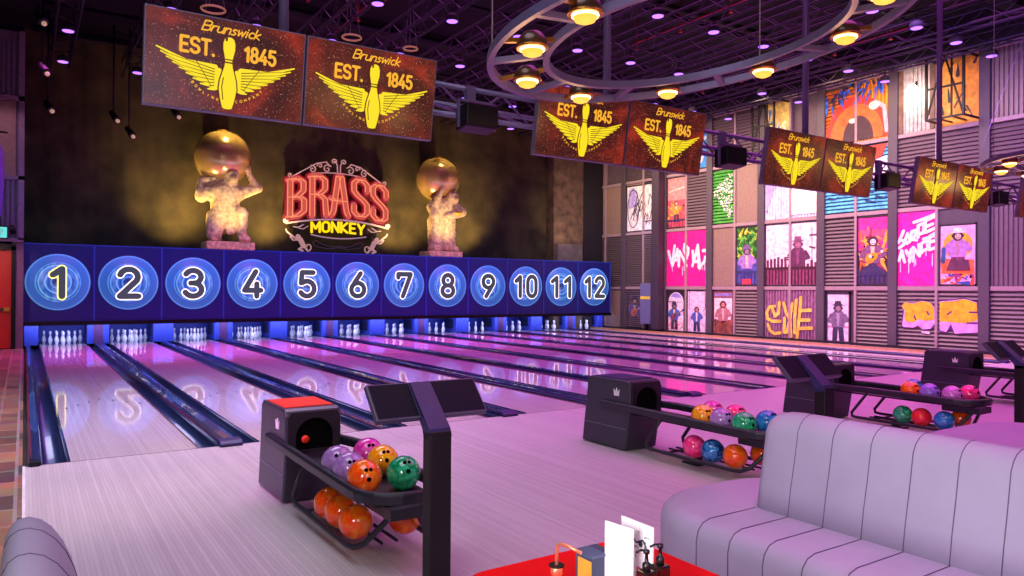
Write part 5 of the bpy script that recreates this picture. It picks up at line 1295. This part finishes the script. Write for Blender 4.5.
MB().tube([(1.428, -6.362, Z), (1.428, -6.362, .88), (1.43, -6.365, .89), (1.434, -6.375, .896), (1.44, -6.4, .896), (1.452, -6.448, .888)], .0055, 12).build('pipe', K['copper'], t)
MB().lathe([(.016, 0), (.018, .006), (.018, .022), (.014, .028)], (1.428, -6.362, .80), 16).build('collar', K['copper'], t)
MB().lathe([(.024, 0), (.024, .004)], (1.428, -6.362, .828), 20).build('disc', K['black_metal'], t)
MB().lathe([(.03, 0), (.028, .008)], (1.428, -6.362, Z), 20).build('foot', K['copper'], t)

# ================================================================== LIGHTS
def area(loc, tgt, size, energy, col, sy=None, name='rig_light', spread=180):  # coloured washes and added fill lights share this default name
    L = bpy.data.lights.new(name, 'AREA'); L.energy = energy; L.color = col; L.size = size
    if sy: L.shape = 'RECTANGLE'; L.size_y = sy
    L.spread = radians(spread)
    o = bpy.data.objects.new(name, L); COL.objects.link(o); o.location = loc
    o.rotation_euler = (Vector(tgt)-Vector(loc)).to_track_quat('-Z', 'Y').to_euler(); return o
def spot(loc, tgt, energy, col, ang=45, blend=.6, r=.1, name='spot_light'):
    L = bpy.data.lights.new(name, 'SPOT'); L.energy = energy; L.color = col; L.spot_size = radians(ang); L.spot_blend = blend; L.shadow_soft_size = r
    o = bpy.data.objects.new(name, L); COL.objects.link(o); o.location = loc
    o.rotation_euler = (Vector(tgt)-Vector(loc)).to_track_quat('-Z', 'Y').to_euler(); return o
MAG = (1, .25, .85); VIO = (.5, .25, 1); PNK = (1, .5, .75)
area((12, 7.5, 8.4), (12, 7.5, 0), 18, 1150, (.95, .14, .95), 12, spread=110)         # magenta wash over the lanes
area((7.5, 12.8, 7.4), (7.5, 12.8, 0), 15, 600, (1, .12, .8), 2.5, spread=70)
area((2.0, 2.0, 7.4), (1.2, 2.0, 0), 3, 270, (.8, .74, 1), 6, spread=100)
area((12, -3.2, 8.0), (12, -3.2, 0), 14, 640, (1, .13, .9), 7, spread=120)         # approach, magenta
area((0.8, -4.8, 6.0), (.7, -3.6, 0), 3, 140, (.8, .82, 1), 3)        # whiter light at the near left
spot((1.8, -4, 7.4), (1.9, -.9, 0), 260, (1, .6, .68), 34)
spot((-2, -5, 6), (-.6, 1, 0), 800, (1, .9, .85), 60)
spot((-3.2, -3.4, 2.6), (1.75, -2.1, .4), 1100, (1, .25, .95), 12)  # added magenta spot to brighten the side of the nearest hood
spot((.4, -7.2, 3.6), (1.9, -3.6, .3), 100, (1, .8, .6), 18)  # added warm spot to lift the ball colours on the nearest rack
spot((3.6, -7.0, 4.2), (5.4, -3.6, .3), 130, (1, .78, .62), 16)  # same added spot for the second rack
spot((6.5, -7.0, 4.5), (8.9, -3.6, .3), 170, (1, .78, .66), 14)  # same added spot for the third rack
area((1.6, -9.4, 2.3), (3.6, -6.0, .75), 2.0, 44, (.92, .72, 1))  # added frontal fill from behind the camera, no fixture there
spot((4.6, -6.0, 6.0), (3.35, -6.0, .45), 260, (1, .15, .85), 40, .8)  # added overhead spot to tint the sofa seat magenta
area((-.9, -7.4, 1.5), (3.55, -6.2, .8), 1.6, 14, (.95, .86, 1), spread=60)          # added low fill from the left for the sofa backrest
area((-1.2, -8.0, 2.2), (1.55, -6.45, .85), 1.0, 60, (1, .99, .97))  # added light to whiten the menus on the table
area((17.5, 12, 7.3), (WX, 12, 3.4), 7, 360, (1, .7, .48), 1.2, spread=130)
area((17.5, 5, 7.3), (WX, 5, 3.0), 8, 420, (1, .66, .6), 1.2, spread=130)
area((16.5, -1, 7.2), (WX, 0, 3.4), 5, 300, (.5, .2, 1), 1.5, spread=130)
area((17.8, 6, .9), (WX, 6, 1.5), 14, 210, (1, .35, .75), .6)
spot((19.8, 3.1, 7.4), (WX, 3.1, 6.9), 70, (1, .75, .45), 110)
spot((19.6, 7.6, 7.9), (WX, 7.4, 6.8), 130, (1, .78, .4), 100)
spot((19.4, 5.0, 7.9), (WX, 5.0, 7.0), 150, (1, .6, .3), 100)
area((10.5, 13.6, 4.4), (10.5, 15.9, 1.8), 21, 190, (.1, .3, 1), .5)  # added blue wash for the masking panels, no fixture modelled
area((10.5, 16.1, .66), (10.5, 17.0, 0), 21, 190, (.45, .5, 1), .25)
for cx in (5.45, 13.05):
    for sx in (-1, 1):
        spot((cx+sx*1.6, 15.9, 2.95), (cx+sx*1.2, 17.5, 4.9), 720, (1, .68, .24), 100, 1)
    spot((cx-.2, 14.3, 3.2), (cx, 16.2, 4.5), 260, (1, .74, .36), 60, 1)
    spot((cx, 15.3, 8.4), (cx, 16.7, 5.8), 800, (1, .7, .32), 36)
spot((9.4, 15.6, 8.2), (9.4, 17.4, 4.8), 60, (1, .5, .3), 50, .9)
spot((18.6, 15.6, 3.0), (19.5, 17, 5.5), 160, (1, .66, .4), 80)
spot((-.6, 13.5, 6.5), (-.4, 15.6, 5.0), 60, (1, .5, .9), 70)
spot((-1.2, 13.0, 3), (-.8, 15.6, 1.3), 180, (1, .5, .4), 70)

W = bpy.data.worlds.new('w'); S.world = W; W.use_nodes = True
W.node_tree.nodes['Background'].inputs[0].default_value = (.35, .2, .5, 1); W.node_tree.nodes['Background'].inputs[1].default_value = .09

# ================================================================== CAMERA
cam = bpy.data.cameras.new('camera'); cam.sensor_width = 36; cam.lens = 738.62*36/1024; cam.clip_end = 200; cam.clip_start = .05
co = bpy.data.objects.new('camera', cam); COL.objects.link(co)
yaw, pit, roll = .5835, .0023, .006
fw = Vector((sin(yaw)*cos(pit), cos(yaw)*cos(pit), sin(pit))); r = Vector((cos(yaw), -sin(yaw), 0)); u = r.cross(fw)
c_, s_ = cos(roll), sin(roll); r2 = c_*r+s_*u; u2 = c_*u-s_*r
M = Matrix((r2, u2, -fw)).transposed().to_4x4(); M.translation = Vector((.0916, -8.1343, 1.6545)); co.matrix_world = M
S.camera = co
S.view_settings.view_transform = 'Standard'; S.view_settings.look = 'None'; S.view_settings.gamma = 1; S.view_settings.exposure = 0
S.view_settings.use_curve_mapping = False
